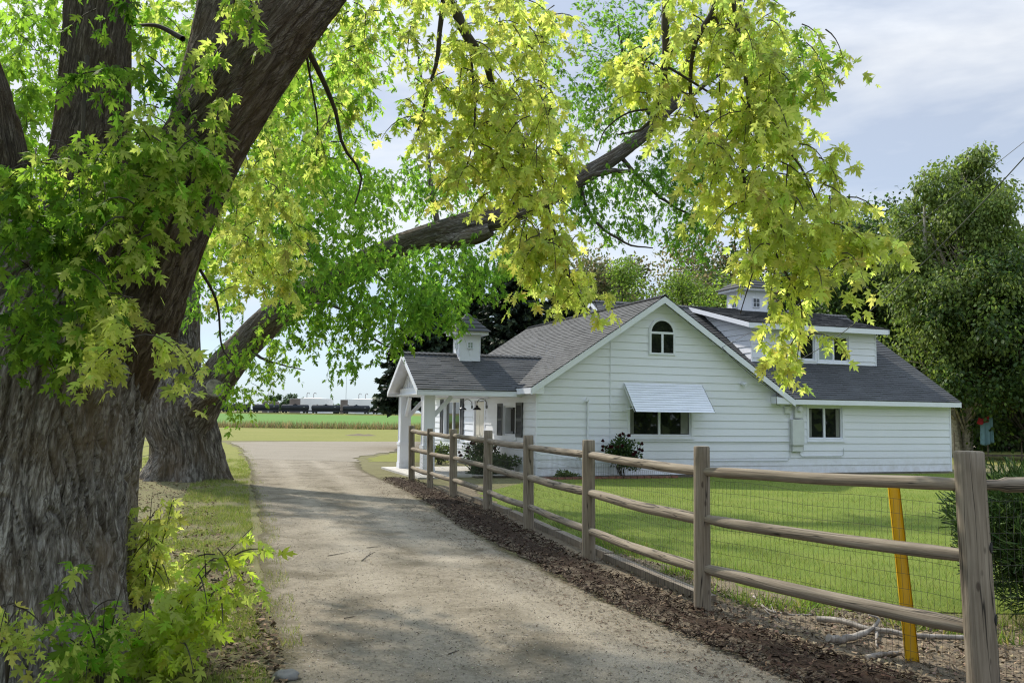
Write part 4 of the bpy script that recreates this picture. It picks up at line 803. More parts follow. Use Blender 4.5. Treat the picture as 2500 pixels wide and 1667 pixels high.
# ------------------------------------------------------------------ second maple with the long limb
T2 = tag(empty('maple_tree', (0, 0, 0)), 'old forked maple with a sawn stub and one long limb reaching across the drive', 'tree')
bark_tube('trunk', M_BARK2, T2, [(-8.72, 24.3, -0.2), (-8.72, 24.3, 0.8), at(408, 960, 24.3), at(400, 860, 24.4), at(398, 720, 24.6), at(410, 560, 24.9), at(430, 380, 25.4)], [0.98, 0.90, 0.92, 0.68, 0.60, 0.52, 0.38], 220, 200, 0.045, 0.40, 0.10, 0.1, 2.0, 6.5, 6)
limb2 = [at(420, 990, 24.2), at(480, 900, 23.9), at(560, 800, 23.6), at(640, 722, 23.2), at(740, 660, 22.8), at(850, 600, 22.3), at(960, 552, 21.9), at(1060, 522, 21.7), at(1150, 500, 21.6), at(1240, 462, 21.8), at(1330, 412, 22.2), at(1420, 355, 22.6), at(1510, 280, 23.0), at(1570, 170, 23.5), at(1600, 60, 24)]
bark_tube('limb', M_BARK2, T2, limb2, [0.66, 0.52, 0.43, 0.40, 0.34, 0.31, 0.30, 0.30, 0.28, 0.24, 0.20, 0.18, 0.15, 0.11, 0.06], 190, 56, 0.022, 0, 0.12, 0.1, 9.0, 6.0)
bark_tube('limb', M_BARK2, T2, [at(385, 830, 24.4), at(340, 800, 25), at(300, 640, 26), at(290, 400, 27)], [0.5, 0.4, 0.33, 0.25], 60, 36, 0.03, 0, 0.08, 0.1, 31.0, 4.0)
bark_tube('limb', M_BARK2, T2, [at(980, 545, 21.9), at(1040, 552, 21.6), at(1100, 540, 21.4), at(1128, 528, 21.3)], [0.2, 0.22, 0.20, 0.16], 40, 30, 0.02, 0, 0.08, 0.1, 41.0, 6.0)
st = MB(); c0, c1 = at(450, 930, 23.6), at(493, 892, 22.55); st.tube([c0, (c0 + c1) / 2, c1, c1 + (c1 - c0) * 0.01], [0.36, 0.29, 0.27, 0.24], 22); so = st.build('sawn_stub', M_BARK2, T2, False); tag(so, 'sawn grey branch stub'); MB().tube([c1 + (c1 - c0) * 0.012, c1 + (c1 - c0) * 0.03], [0.235, 0.225], 22).build('cut_face', M_DEAD, so)
br2 = MB(); BR_OWNER[0] = T2
for pix, r0, r1 in ([[(780, 640, 22.6), (700, 560, 22.4), (640, 430, 22.4), (600, 250, 22.6), (580, 60, 23)], 0.16, 0.05], [[(430, 420, 25.2), (520, 260, 24.6), (640, 100, 24.2), (760, -40, 24)], 0.26, 0.08],
                    [[(1010, 540, 21.8), (995, 460, 21.9), (985, 380, 22.2), (975, 250, 22.6), (960, 120, 23)], 0.09, 0.03], [[(1330, 412, 22.2), (1400, 395, 22.2), (1450, 392, 22.2)], 0.11, 0.04], [[(830, 610, 22.3), (900, 660, 21.5), (960, 720, 21.2), (985, 780, 21)], 0.05, 0.015],
                    [[(1420, 355, 22.6), (1480, 420, 22.5), (1540, 470, 22.4), (1600, 500, 22.4)], 0.06, 0.02], [[(1330, 420, 22.2), (1360, 500, 22.0), (1440, 560, 22), (1500, 570, 22)], 0.05, 0.015], [[(640, 725, 23.2), (760, 700, 21), (860, 780, 19.5), (900, 800, 19)], 0.05, 0.012],
                    [[(1510, 280, 23), (1450, 200, 23.5), (1420, 60, 24)], 0.08, 0.03], [[(560, 800, 23.6), (620, 830, 22.5), (700, 850, 22)], 0.05, 0.01], [[(1150, 500, 21.6), (1180, 400, 22), (1230, 250, 23), (1260, 120, 23.5)], 0.09, 0.03], [[(1510, 280, 23), (1640, 180, 23.4), (1760, 90, 24)], 0.08, 0.03]):
    branch(br2, pix, r0, r1, 16, 6)
f2 = Foliage()
G1 = (0.16, 0.27, 0.035); G2 = (0.095, 0.185, 0.026); G3 = (0.24, 0.35, 0.045)
mid = [(520, 150, 22, 150, 160, 3, 200, G1, G3, 0.3, 1), (700, 330, 20, 140, 190, 2.5, 330, G1, G3, 0.35, 1), (800, 480, 19, 120, 120, 2, 230, G1, G3, 0.4, 1), (620, 520, 20, 130, 110, 2, 180, G2, G1, 0.5, 1),
       (720, 620, 19, 150, 80, 2, 170, G1, G2, 0.4, 1), (740, 740, 20, 120, 80, 1.5, 130, G1, G2, 0.4, 1.1), (600, 830, 22, 90, 70, 1.5, 70, G1, G3, 0.4, 1.1), (540, 930, 22, 50, 50, 1, 30, G3, G1, 0.4, 1.1), (780, 850, 18, 40, 35, 0.5, 10, G2, G1, 0.4, 1.2),
       (900, 720, 19, 110, 80, 1.5, 130, G2, G1, 0.4, 1), (880, 620, 21, 110, 50, 1.5, 70, G2, G1, 0.5, 1), (1040, 640, 20, 130, 70, 1.5, 150, G2, G1, 0.4, 1), (1000, 720, 18.5, 90, 50, 1, 70, G2, G1, 0.5, 1), (1150, 600, 21, 110, 60, 1.5, 90, G2, G1, 0.4, 1),
       (960, 440, 22, 90, 70, 1.5, 80, G1, G2, 0.4, 1), (1050, 460, 23, 110, 50, 1.5, 70, G2, G1, 0.5, 1), (965, 210, 23, 50, 110, 1.5, 16, G1, G3, 0.4, 0.8), (820, 210, 21, 60, 150, 2, 50, G1, G3, 0.5, 0.9), (890, 800, 19, 50, 40, 0.6, 18, G1, G2, 0.4, 1),
       (470, 640, 21, 80, 120, 1.5, 90, G2, G1, 0.4, 1), (350, 720, 23, 90, 60, 1, 36, G2, G1, 0.4, 1), (420, 330, 26, 180, 150, 2, 150, G2, G1, 0.5, 1)]
crown_blobs(f2, br2, mid, 'maple_small', 0.125, 0.55, 12, 0.12)
far = [(1380, 90, 24, 60, 150, 1.5, 90, G2, G1, 0.4, 0.3), (1460, 130, 24, 90, 130, 1.5, 120, G2, G1, 0.4, 0.3), (1330, 270, 23.5, 80, 110, 1.5, 110, G2, G1, 0.4, 0.8), (1420, 250, 23.5, 80, 110, 1.5, 120, G2, G1, 0.4, 0.8), (1540, 110, 24, 110, 100, 1.5, 90, G2, G1, 0.4, 0.6),
       (1250, 150, 24, 50, 110, 1.2, 40, G1, G2, 0.4, 0.6), (1700, 100, 24, 140, 90, 1.5, 110, G2, G1, 0.4, 0.7), (1830, 160, 24, 60, 90, 1, 50, G2, G1, 0.4, 0.8), (1400, 440, 22.3, 110, 60, 1.2, 110, G2, G1, 0.3, 1), (1540, 420, 22.5, 90, 100, 1.2, 130, G2, DG, 0.3, 1), (1590, 550, 22.5, 70, 70, 1, 80, G2, DG, 0.3, 1),
       (1420, 530, 22.3, 90, 35, 0.8, 50, G2, G1, 0.3, 1), (1300, 480, 22, 70, 60, 1, 60, G2, G1, 0.3, 1), (1640, 420, 22.8, 110, 140, 1.2, 110, G2, DG, 0.3, 1), (1270, 360, 23, 60, 70, 1, 40, G1, G2, 0.3, 1)]
crown_blobs(f2, br2, far, 'maple_small', 0.115, 0.5, 12, 0.1)
for _ in range(90):
    q = norm(rng.normal(size=3)) * rng.uniform(0.5, 1.0); c = V(-10.0, 25.5, 13.0) + q * V(6.5, 6.0, 4.0)
    if c[2] > 9: droop_spray(f2, None, c, 0.8, 10, 'maple_small', 0.17, G1, None, 0.6)
tag(br2.build('twigs', M_TWIG, T2), kind='stuff'); f2.build('crown', M_LEAF, T2)

# ------------------------------------------------------------------ suckers at the foot of the near maple
def sucker(name, label, cat, stems, tint, alt, n, size):
    t = tag(empty(name, (*gp(*stems[0][0]),)), label, cat); t.location = (0, 0, 0); tw = MB(); fo = Foliage()
    for (bx, by), Y, tops in stems:
        b = at(bx / 1.063, by / 1.063, Y); b[2] = 0.0
        for (tx, ty, tY) in tops:
            e = at(tx, ty, tY); m = (b + e) / 2 + V(0, 0, 0.12); C, Rr, S = smooth_path([b, m, e], [0.007, 0.005, 0.002], 8); tw.tube(list(C), list(Rr), 5, False)
            for i in range(n):
                k = rng.uniform(0.3, 1.0); c = b + (e - b) * k + V(0, 0, 0.12 * math.sin(math.pi * k)) + rng.normal(size=3) * 0.05
                droop_spray(fo, tw if rng.random() < 0.3 else None, c, 0.28, 7, 'maple', size, np.asarray(tint) * rng.uniform(0.8, 1.2), None, 0.7, 0.15, alt, 0.4)
    tag(tw.build('stems', M_TWIG, t), kind='stuff'); fo.build('foliage', M_LEAF, t)
sucker('maple_sucker', 'yellow-green maple suckers spreading over the grass at the foot of the big trunk', 'sapling', [((360, 1560), 6.5, [(420, 1370, 6.3), (520, 1270, 6.3), (470, 1330, 6.2), (580, 1210, 6.4), (400, 1440, 6.1), (340, 1400, 6.2), (460, 1420, 6.1), (540, 1330, 6.2), (430, 1480, 6.0)])], (0.33, 0.41, 0.055), YG, 9, 0.108)
sucker('maple_sucker', 'tall yellow maple shoot rising beside the right side of the big trunk', 'sapling', [((350, 1450), 7.6, [(350, 1130, 7.6), (400, 1160, 7.6), (345, 1230, 7.5), (370, 1180, 7.6)])], YEL, YG, 11, 0.105)
sucker('maple_sucker', 'low dark green maple shoots in front of the big trunk', 'sapling', [((250, 1590), 5.9, [(160, 1330, 5.8), (240, 1390, 5.8), (290, 1310, 5.9), (200, 1430, 5.7), (130, 1450, 5.7)])], (0.15, 0.27, 0.03), YG, 6, 0.11)
sucker('maple_sucker', 'small yellow maple shoot at the left edge of the trunk foot', 'sapling', [((20, 1590), 6.0, [(10, 1360, 5.9), (50, 1380, 5.9), (20, 1410, 5.8)])], YEL, YG, 4, 0.10)

# ------------------------------------------------------------------ background trees
def bg_tree(name, label, x, y, h, cr_, base, n, size, tint, alt, pa=0.3, trunk_r=0.25, bark=None, lobes=34, kind='oval', flat=1.0, trunks=None, droop=0.5, group=None, mat=None, taper=0.0, lob=(0.22, 0.42)):
    t = tag(empty(name, (x, y, 0)), label, 'tree', group); tk = MB(); fo = Foliage()
    trunks = trunks or [((0, 0), (0.2, 0.1))]
    for (bx, by), (tx, ty) in trunks:
        C, Rr, S = smooth_path([(bx, by, -0.1), (bx + tx * 0.4, by + ty * 0.4, h * 0.3), (bx + tx, by + ty, h * 0.6), (bx + tx, by + ty, h * 0.9)], [trunk_r, trunk_r * 0.75, trunk_r * 0.45, 0.03], 14); tk.tube(list(C), list(Rr), 10, False)
    hc = (h + base) / 2; hh = (h - base) / 2
    per = n // lobes
    for i in range(lobes):
        q = norm(rng.normal(size=3)) * rng.uniform(0.35, 1.0); zf = (q[2] + 1) / 2
        wd = 1 - taper * zf; c = V(q[0] * cr_ * wd, q[1] * cr_ * flat * wd, hc + q[2] * hh); lr = cr_ * rng.uniform(*lob) * (1 - 0.5 * taper * zf)
        tk.tube([V(0, 0, max(base * 0.7, c[2] - abs(c[0]) - 0.8)), (c + V(0, 0, c[2])) / 2 * V(1, 1, 0) + V(0, 0, c[2] - 0.3), c], [0.06, 0.04, 0.015], 5, False)
        d = rng.normal(size=(per, 3)); d /= np.linalg.norm(d, axis=1, keepdims=True); rr = lr * rng.random((per, 1)) ** 0.45
        nz = np.array([noise.noise(Vector((p_[0] * 2.2, p_[1] * 2.2, p_[2] * 2.2 + i))) for p_ in d]); pos = c + d * rr * (1 + 0.5 * nz[:, None])
        yd = d * 0.6 + rng.normal(size=(per, 3)) * 0.6 + V(0, 0, -droop); k = tints(np.asarray(tint) * rng.uniform(0.75, 1.25), per, 0.25, alt, pa)
        fo.add(kind, pos, yd, size * rng.uniform(0.6, 1.3, per), k, facing=d + V(0, 0, 0.4))
    tk.build('trunk', bark or M_BARK2, t, True); fo.build('crown', mat or M_LEAF2, t); return t
def X(px, Y): return at(px, 900, Y)[0]
def Zt(py, px, Y): return at(px, py, Y)[2]
OL = (0.085, 0.14, 0.03); DK = (0.042, 0.08, 0.018); BR = (0.17, 0.125, 0.07); LM = (0.12, 0.185, 0.03)
bg_tree('birch_tree', 'tall weeping birch with pale double trunk beside the right end of the house', X(2215, 44), 44, Zt(325, 2240, 44), 5.6, 1.6, 64000, 0.19, (0.12, 0.17, 0.04), (0.19, 0.25, 0.055), 0.4, 0.26, M_BIRCH, 230, lob=(0.11, 0.24), trunks=[((0.05, 0), (0.75, 0.2)), ((-0.35, 0), (-1.3, 0.1))], droop=1.2, taper=0.55)
bg_tree('broadleaf_tree', 'dark rounded tree rising behind the dormer roof beside the birch', X(1990, 50), 52, Zt(475, 2000, 52), 4.4, 1.0, 28000, 0.22, DK, OL, 0.4, 0.3, None, 110, lob=(0.14, 0.3))
bg_tree('broadleaf_tree', 'dense dark green tree under the power line at the far right', X(2370, 42), 42, Zt(560, 2330, 42), 4.6, 0.9, 36000, 0.21, (0.045, 0.085, 0.018), LM, 0.14, 0.28, None, 130, droop=0.8, lob=(0.14, 0.28))
bg_tree('broadleaf_tree', 'deep green shade tree standing behind the birch trunk', X(2150, 56), 57, Zt(600, 2150, 57), 5.2, 0.3, 20000, 0.28, DK, OL, 0.3, 0.3, None, 70)
bg_tree('broadleaf_tree', 'dark backdrop tree behind the hanging washing', X(2330, 62), 62, Zt(480, 2330, 62), 6.0, 0.4, 20000, 0.34, DK, OL, 0.3, 0.3, None, 80)
bg_tree('broadleaf_tree', 'shadowy tree behind the far cupola', X(1790, 56), 58, Zt(560, 1800, 58), 5.0, 1.0, 15000, 0.28, DK, BR, 0.25, 0.3, None, 60)
bg_tree('thicket', 'low dark thicket filling the shade behind the washing line', X(2290, 56), 56, 7.0, 10.0, -0.3, 26000, 0.32, DK, OL, 0.2, 0.12, None, 60, flat=0.35)
bg_tree('broadleaf_tree', 'mid green tree filling the gap between the dormer and the birch', X(2060, 50), 51, Zt(445, 2050, 51), 4.6, 0.5, 18000, 0.24, DK, OL, 0.4, 0.3, None, 60)
bg_tree('flowering_tree', 'brownish seeding tree behind the gable peak, left one of the brown pair', X(1395, 60), 60, Zt(575, 1395, 60), 4.2, 1.5, 26000, 0.23, (0.17, 0.145, 0.075), (0.09, 0.12, 0.035), 0.4, 0.25, None, 50, droop=-0.3)
bg_tree('flowering_tree', 'brownish seeding tree between the gable peak and the far cupola', X(1590, 60), 61, Zt(555, 1560, 61), 6.2, 1.5, 36000, 0.23, (0.17, 0.14, 0.075), (0.09, 0.12, 0.035), 0.45, 0.25, None, 60, droop=-0.3)
bg_tree('locust_tree', 'feathery lime green tree just left of the gable peak', X(1425, 48), 49, Zt(615, 1425, 49), 2.8, 2.0, 22000, 0.15, LM, G3, 0.3, 0.16, None, 34, droop=0.2)
bg_tree('locust_tree', 'feathery lime green tree just right of the gable peak', X(1580, 48), 49, Zt(608, 1570, 49), 3.3, 2.0, 26000, 0.15, LM, G3, 0.3, 0.16, None, 36, droop=0.2)
wt = rng.random(30000); wq = np.c_[18 + 58 * wt, -30 + 46 * wt ** 1.3, rng.random(30000)] + np.c_[rng.uniform(-4, 4, (30000, 2)), np.zeros(30000)]; wq[:, 2] = wq[:, 2] ** 0.8 * (12 + 3.5 * np.array([noise.noise(Vector((x * 0.12, 3, 0))) + 0.5 * noise.noise(Vector((x * 0.4, 8, 0))) for x in wq[:, 0]]))
fo = Foliage(); fo.add('quad', wq, rng.normal(size=(len(wq), 3)), rng.uniform(0.7, 1.3, len(wq)), tints((0.04, 0.075, 0.018), len(wq), 0.3, (0.09, 0.14, 0.03), 0.3)); tag(fo.build('woods', M_LEAF2, None), 'belt of green trees across the road, seen reflected in the windows', 'woods', None, 'stuff')
def spruce(label, x, y, h, rb, base=0.2, tint=(0.020, 0.036, 0.020), nb=330, seedk=0):
    t = tag(empty('spruce_tree', (x, y, 0)), label, 'tree'); tk = MB(); tk.tube([(0, 0, -0.1), (0, 0, h * 0.5), (0, 0, h)], [0.22, 0.12, 0.02], 9); fo = Foliage()
    for i in range(nb):
        z = base + (h - base) * (i / nb) ** 1.15 * 0.985; fr = 1 - (z - base) / (h - base); L_ = (rb * fr ** 0.85 + 0.15) * rng.uniform(0.75, 1.12); q = i * 2.399 + rng.uniform(-0.3, 0.3)
        d = V(math.cos(q), math.sin(q), 0); pts = [V(0, 0, z) + d * L_ * k + V(0, 0, -0.34 * L_ * k + 0.24 * L_ * k * k) for k in (0.0, 0.35, 0.7, 1.0)]; tk.tube(pts, [0.03, 0.022, 0.014, 0.006], 4, False)
        m = int(46 * L_) + 18; k = rng.uniform(0.15, 1.0, m); seg = np.minimum((k / 0.35).astype(int), 2); P_ = np.array(pts); k0 = np.array([0, 0.35, 0.7, 1.0])
        fr_ = ((k - k0[seg]) / (k0[seg + 1] - k0[seg]))[:, None]; pos = P_[seg] * (1 - fr_) + P_[seg + 1] * fr_
        sd = np.cross(d, V(0, 0, 1)); sg = rng.choice([-1, 1], m)[:, None]; yd = d * 0.7 + sd * sg * rng.uniform(0.2, 1.0, (m, 1)) + V(0, 0, -1) * rng.uniform(0.1, 0.75, (m, 1)) + rng.normal(size=(m, 3)) * 0.15
        fo.add('quad', pos, yd, rng.uniform(0.3, 0.55, m) * (0.6 + 0.35 * fr), tints(tint, m, 0.3, (0.035, 0.055, 0.022), 0.25))
    tk.build('trunk', M_TWIG, t); fo.build('crown', M_NEEDLE, t); return t
spruce('dark spruce with a drooping bough showing left of the porch roof', X(985, 46), 46, Zt(640, 985, 46), 2.9, base=2.3)
spruce('big dark spruce behind the porch cupola and the main roof', X(1180, 47), 47, Zt(540, 1180, 47), 4.0, tint=(0.017, 0.030, 0.018), nb=420)
spruce('dark spruce directly behind the ridge of the main roof', X(1290, 50), 50, Zt(600, 1290, 50), 3.0, tint=(0.022, 0.034, 0.018))
spruce('slim spruce between the porch cupola and the big spruce', X(1080, 50), 50, Zt(600, 1080, 50), 2.4)

# ------------------------------------------------------------------ shrubs
def shrub(name, label, c, rad, n, kind, size, tint, alt, mat, cat='shrub', flowers=0, zc=None, seedv=0):
    t = tag(empty(name, (c[0], c[1], 0)), label, cat); tk = MB(); fo = Foliage(); zc = rad[2] if zc is None else zc
    for i in range(14):
        q = rng.normal(size=3); q = norm(q) * 0.7; q[2] = abs(q[2]); tk.tube([(rng.normal() * 0.05, rng.normal() * 0.05, 0), (q * V(*rad) * 0.5 + V(0, 0, zc * 0.6)), q * V(*rad) + V(0, 0, zc)], [0.012, 0.009, 0.004], 5, False)
    lob = 16 if n < 20000 else 46; per = n // lob
    for i in range(lob):
        q = norm(rng.normal(size=3)) * rng.uniform(0.2, 0.75); cc = q * V(*rad) + V(0, 0, zc); d = rng.normal(size=(per, 3)); d /= np.linalg.norm(d, axis=1, keepdims=True); pos = cc + d * V(*rad) * 0.42 * rng.random((per, 1)) ** 0.4
        pos[:, 2] = np.maximum(pos[:, 2], 0.03); fo.add(kind, pos, d + rng.normal(size=(per, 3)) * 0.5 + (V(0, 0, 0.5) if kind == 'needle' else 0), size * rng.uniform(0.6, 1.3, per), tints(tint, per, 0.3, alt, 0.3))
    tag(tk.build('stems', M_TWIG, t), kind='stuff'); fo.build('foliage', mat, t)
    if flowers:
        fl = MB()
        for a in range(4):
            for q in np.linspace(0, 2 * math.pi, 6)[:-1]:
                r0 = 0.045 - a * 0.009; dd = V(math.cos(q + a * .6), math.sin(q + a * .6), 0); sd = V(-dd[1], dd[0], 0) * r0 * 0.7; z = 0.012 * a
                fl.add([V(0, 0, z - 0.02), dd * r0 * 0.7 + sd + V(0, 0, z), dd * r0 + V(0, 0, z + 0.018 + a * 0.008), dd * r0 * 0.7 - sd + V(0, 0, z)], [(0, 1, 2, 3)])
        first = None
        for i in range(flowers):
            if first is None: o = first = fl.build('blossom', M_PETAL, t)
            else: o = first.copy(); SC.collection.objects.link(o); o.parent = t
            q = norm(rng.normal(size=3)); q[1] = -abs(q[1]); q[2] = q[2] * 0.7 + 0.25; p = q * V(*rad) * rng.uniform(0.9, 1.05) + V(0, 0, zc); o.location = p; o.rotation_euler = (rng.uniform(0.3, 1.4), rng.uniform(-0.5, 0.5), rng.uniform(-0.6, 0.6)); o.scale = (1.2,) * 3
    return t
RG = (0.028, 0.06, 0.018)
p = H(2.45, -0.65); shrub('rose_bush', 'tall rose bush with dark red blooms against the gable wall', p, (0.62, 0.45, 0.62), 2600, 'oval', 0.075, RG, (0.06, 0.10, 0.02), M_LEAF2, 'rose bush', 26, 0.72)
p = H(-0.75, 2.9); shrub('rose_bush', 'lower rose bush with dark red blooms below the porch door lamps', p, (0.75, 0.5, 0.48), 2200, 'oval', 0.07, RG, (0.06, 0.10, 0.02), M_LEAF2, 'rose bush', 20, 0.55)
p = H(-0.55, 1.5); shrub('garden_shrub', 'leafy green garden plant in the bed below the shuttered window', p, (0.6, 0.45, 0.30), 1500, 'oval', 0.08, (0.045, 0.085, 0.02), (0.09, 0.14, 0.03), M_LEAF2, 'plant', 0, 0.36)
p = H(-0.9, 7.2); shrub('garden_shrub', 'yellow-green garden plant against the wall behind the second fence post', p, (0.6, 0.45, 0.4), 1400, 'oval', 0.08, (0.085, 0.125, 0.025), (0.12, 0.16, 0.03), M_LEAF2, 'plant', 0, 0.45)
p = H(-1.15, 1.2); shrub('garden_shrub', 'grey-green lavender-like tuft at the front of the flower bed', p, (0.5, 0.4, 0.25), 1600, 'needle', 0.22, (0.05, 0.08, 0.035), (0.07, 0.10, 0.04), M_LEAF2, 'plant', 0, 0.2)
p = H(0.7, -0.5); shrub('garden_shrub', 'small weedy plant at the house corner', p, (0.4, 0.3, 0.12), 500, 'oval', 0.07, (0.08, 0.13, 0.02), None, M_LEAF2, 'plant', 0, 0.12)
p = V(*at(2495, 1215, 8.4)); shrub('juniper_shrub', 'dense dark juniper bush behind the corner post at the right edge', p, (1.30, 1.10, 0.72), 90000, 'needle', 0.09, (0.034, 0.07, 0.017), (0.065, 0.11, 0.022), M_NEEDLE, 'shrub', 0, 0.74)
# flower bed, kerb of bricks, edging
sheet('flower_bed', [tuple(H(-0.02, 0.1)[:2]), tuple(H(-0.02, 4.0)[:2])], [tuple(H(-1.7, 0.3)[:2]), tuple(H(-1.7, 4.0)[:2])], 0.030, M_MULCH, jit=0.05, nx=6, step=0.2)
sheet('wall_bed', [tuple(H(0.0, -0.03)[:2]), tuple(H(8.6, -0.03)[:2])], [tuple(H(0.0, -0.55)[:2]), tuple(H(8.6, -0.5)[:2])], 0.020, M_MULCH, jit=0.08, nx=4, step=0.2)
k_ = MB()
for i in range(19):
    a = i * 0.23 - 0.1; h = 0.075 + rng.uniform(-0.01, 0.01); k_.box((a, -0.80 + rng.uniform(-0.01, 0.01), 0), (a + 0.20, -0.70, h))
ko = tag(k_.build('brick_edging', M_BRICK), 'low row of red bricks edging the bed below the gable wall', 'edging'); ko.matrix_world = Matrix.Translation(Vector(HC)) @ Matrix.Rotation(TH, 4, 'Z')

# ------------------------------------------------------------------ post and rail fence
fence = tag(empty('rail_fence', (0, 0, 0)), 'weathered three-rail round-post wooden fence with wire netting along the drive', 'fence')
PT = []
for (x, y), (tx, ty) in zip(POSTS, TOPS):
    d = ray_src(tx, ty); top = V(0, 0, CAM_H) + d * (y / d[1]); PT.append(top)
    rr = 0.102 if y < 7 else 0.078 + rng.uniform(-0.006, 0.008)
    b = V(x, y, -0.1); n = 14; C, Rr, S = smooth_path([b, (b + top) / 2, top], [rr * 1.03, rr, rr * 0.96], n)
    mb = MB(); mb.tube(list(C) + [top + V(0, 0, 0.012)], list(Rr) + [rr * 0.86], 28); po = mb.build('post', M_WOOD, fence, True)
    for pl in po.data.polygons:
        if len(pl.vertices) > 6: pl.use_smooth = False
    if y < 7:
        vd = norm(V(0, 0, 0) - V(x, y, 0)); sd = V(-vd[1], vd[0], 0)
        for zz in (0.98, 0.50):
            dirr = norm(vd * 0.45 + V(0.9, -0.1, 0)); c = b + (top - b) * ((zz + 0.1) / (top[2] + 0.1)); h_ = MB(); h_.tube([c + dirr * rr * 0.90, c + dirr * (rr * 1.0 + 0.004)], [0.036, 0.038], 18); ho = h_.build('rail_hole', M_INT, po)
RZZ = [1.345, 0.865, 0.40]
for i in range(len(POSTS) - 1):
    for j, rz in enumerate(RZZ):
        a = V(*POSTS[i], 0) + (PT[i] - V(*POSTS[i], 0)) * (rz / PT[i][2]); b = V(*POSTS[i + 1], 0) + (PT[i + 1] - V(*POSTS[i + 1], 0)) * ((rz + (0.06, 0.05, 0.04)[j] * (POSTS[i + 1][1] < 7)) / PT[i + 1][2])
        a = a + V(0, 0, rng.uniform(-0.02, 0.02)); b = b + V(0, 0, rng.uniform(-0.02, 0.02)); m = 12; r0 = 0.052 + rng.uniform(-0.005, 0.006); dn = norm(b - a); ln = np.linalg.norm(b - a)
        sag = rng.uniform(0.0, 0.025); ks = [0, 0.10 / ln * 0.5, 0.20 / ln * 0.5, 0.13 / ln, 0.16 / ln] ; ts = np.r_[0, np.linspace(0.10 / ln, 1 - 0.10 / ln, m), 1]
        pts = [a + (b - a) * t - V(0, 0, 4 * sag * t * (1 - t)) + V(*[noise.noise(Vector((t * 3 + i * 7, j * 5.0, q))) * 0.008 for q in (0., 3., 6.)]) for t in ts]
        rad = [0.03] + [r0 * (1 + 0.05 * noise.noise(Vector((t * 4, i * 3.0 + j, 2)))) for t in ts[1:-1]] + [0.03]; rad[1] = r0 * 0.86; rad[-2] = r0 * 0.90
        mb = MB(); mb.tube(pts, rad, 18); mb.build('rail', M_WOOD, fence, True)
# single rail going on to the right past the corner
a = V(*POSTS[-1], 0) + (PT[-1] - V(*POSTS[-1], 0)) * (1.40 / PT[-1][2]); b = a + V(2.7, 0.35, 0.01)
mb = MB(); mb.tube([a, a + norm(b - a) * 0.19, a + norm(b - a) * 0.21, a + norm(b - a) * 0.26, (a + b) / 2, b], [0.035, 0.036, 0.037, 0.053, 0.056, 0.056], 18); mb.build('rail', M_WOOD, fence, True)
# wire netting on the lawn side
def net(p0, p1, z0, z1, nm):
    p0, p1 = V(*p0, 0), V(*p1, 0); L_ = np.linalg.norm(p1 - p0); d = (p1 - p0) / L_; nn = V(-d[1], d[0], 0); nn = nn if nn[0] > 0 else -nn; mb = MB(); sd = rng.uniform(0, 50)
    def pt(s, z):
        w_ = noise.noise(Vector((s * 1.1 + sd, z * 1.5, 0))) * 0.035; w2 = noise.noise(Vector((s * 1.4 + sd, z * 0.8, 7))) * 0.03
        return p0 + d * (s + w_ * (z - z0)) + nn * (0.085 + w_ * 0.5) + V(0, 0, z + w2)
    nv = int(L_ / 0.052); nh = int((z1 - z0) / 0.102)
    for i in range(nv + 1): mb.tube([pt(i * L_ / nv, z) for z in np.linspace(z0, z1, 7)], 0.0013, 3, False)
    for j in range(nh + 1): mb.tube([pt(s, z0 + (z1 - z0) * j / nh) for s in np.linspace(0, L_, max(6, int(L_ / 0.2)))], 0.0015, 3, False)
    return mb
for i in range(len(POSTS) - 1): net(POSTS[i], POSTS[i + 1], 0.02, 1.24, '').build('wire_netting', M_WIRE, fence)
net(POSTS[-1], (POSTS[-1][0] + 2.7, POSTS[-1][1] + 0.35), 0.02, 1.30, '').build('wire_netting', M_WIRE, fence)
# weathered timber lying along the fence foot
for i, (p0, p1) in enumerate((((-0.75, 19.2), (-0.02, 16.8)), ((0.05, 16.6), (0.72, 13.9)), ((0.75, 13.8), (1.28, 11.7)), ((1.25, 11.6), (1.98, 9.0)))):
    mb = MB(); a, b = V(*p0, 0.05), V(*p1, 0.05); d = norm(b - a); mb.beam(a, b, V(-d[1], d[0], 0) * 0.13, V(0, 0, 0.10)); o = mb.build('edging_timber', M_WOOD)
    tag(o, ('grey edging timber lying along the foot of the fence, farthest of the row', 'grey edging timber below the leaning fourth fence post', 'grey edging timber running to the sixth fence post', 'grey edging timber nearest the camera, ending at the post by the dead branches')[i], 'timber', 'edging timbers along the fence foot')
# yellow guard for a guy wire
g0, g1 = gp(2228, 1620), at(2050, 1095, 7.15); mb = MB(); dd = norm(g1 - g0); sx = norm(np.cross(dd, V(0, 1, 0))); sy = np.cross(sx, dd); n = 10
ring = lambda p, r, off: [p + sx * r * math.cos(q) + sy * (r * 0.8 * math.sin(q)) for q in np.linspace(-0.25, math.pi + 0.25, n)]
A, B, A2, B2 = ring(g0, 0.052, 0), ring(g1, 0.046, 0), ring(g0, 0.046, 0), ring(g1, 0.040, 0)
for i in range(n - 1): mb.quad(A[i], A[i + 1], B[i + 1], B[i]); mb.quad(A2[i + 1], A2[i], B2[i], B2[i + 1]); mb.quad(B[i], B[i + 1], B2[i + 1], B2[i])
yo = mb.build('guy_wire_guard', M_YELLOW, None, True); tag(yo, 'leaning yellow plastic guy-wire guard behind the fence', 'guard')
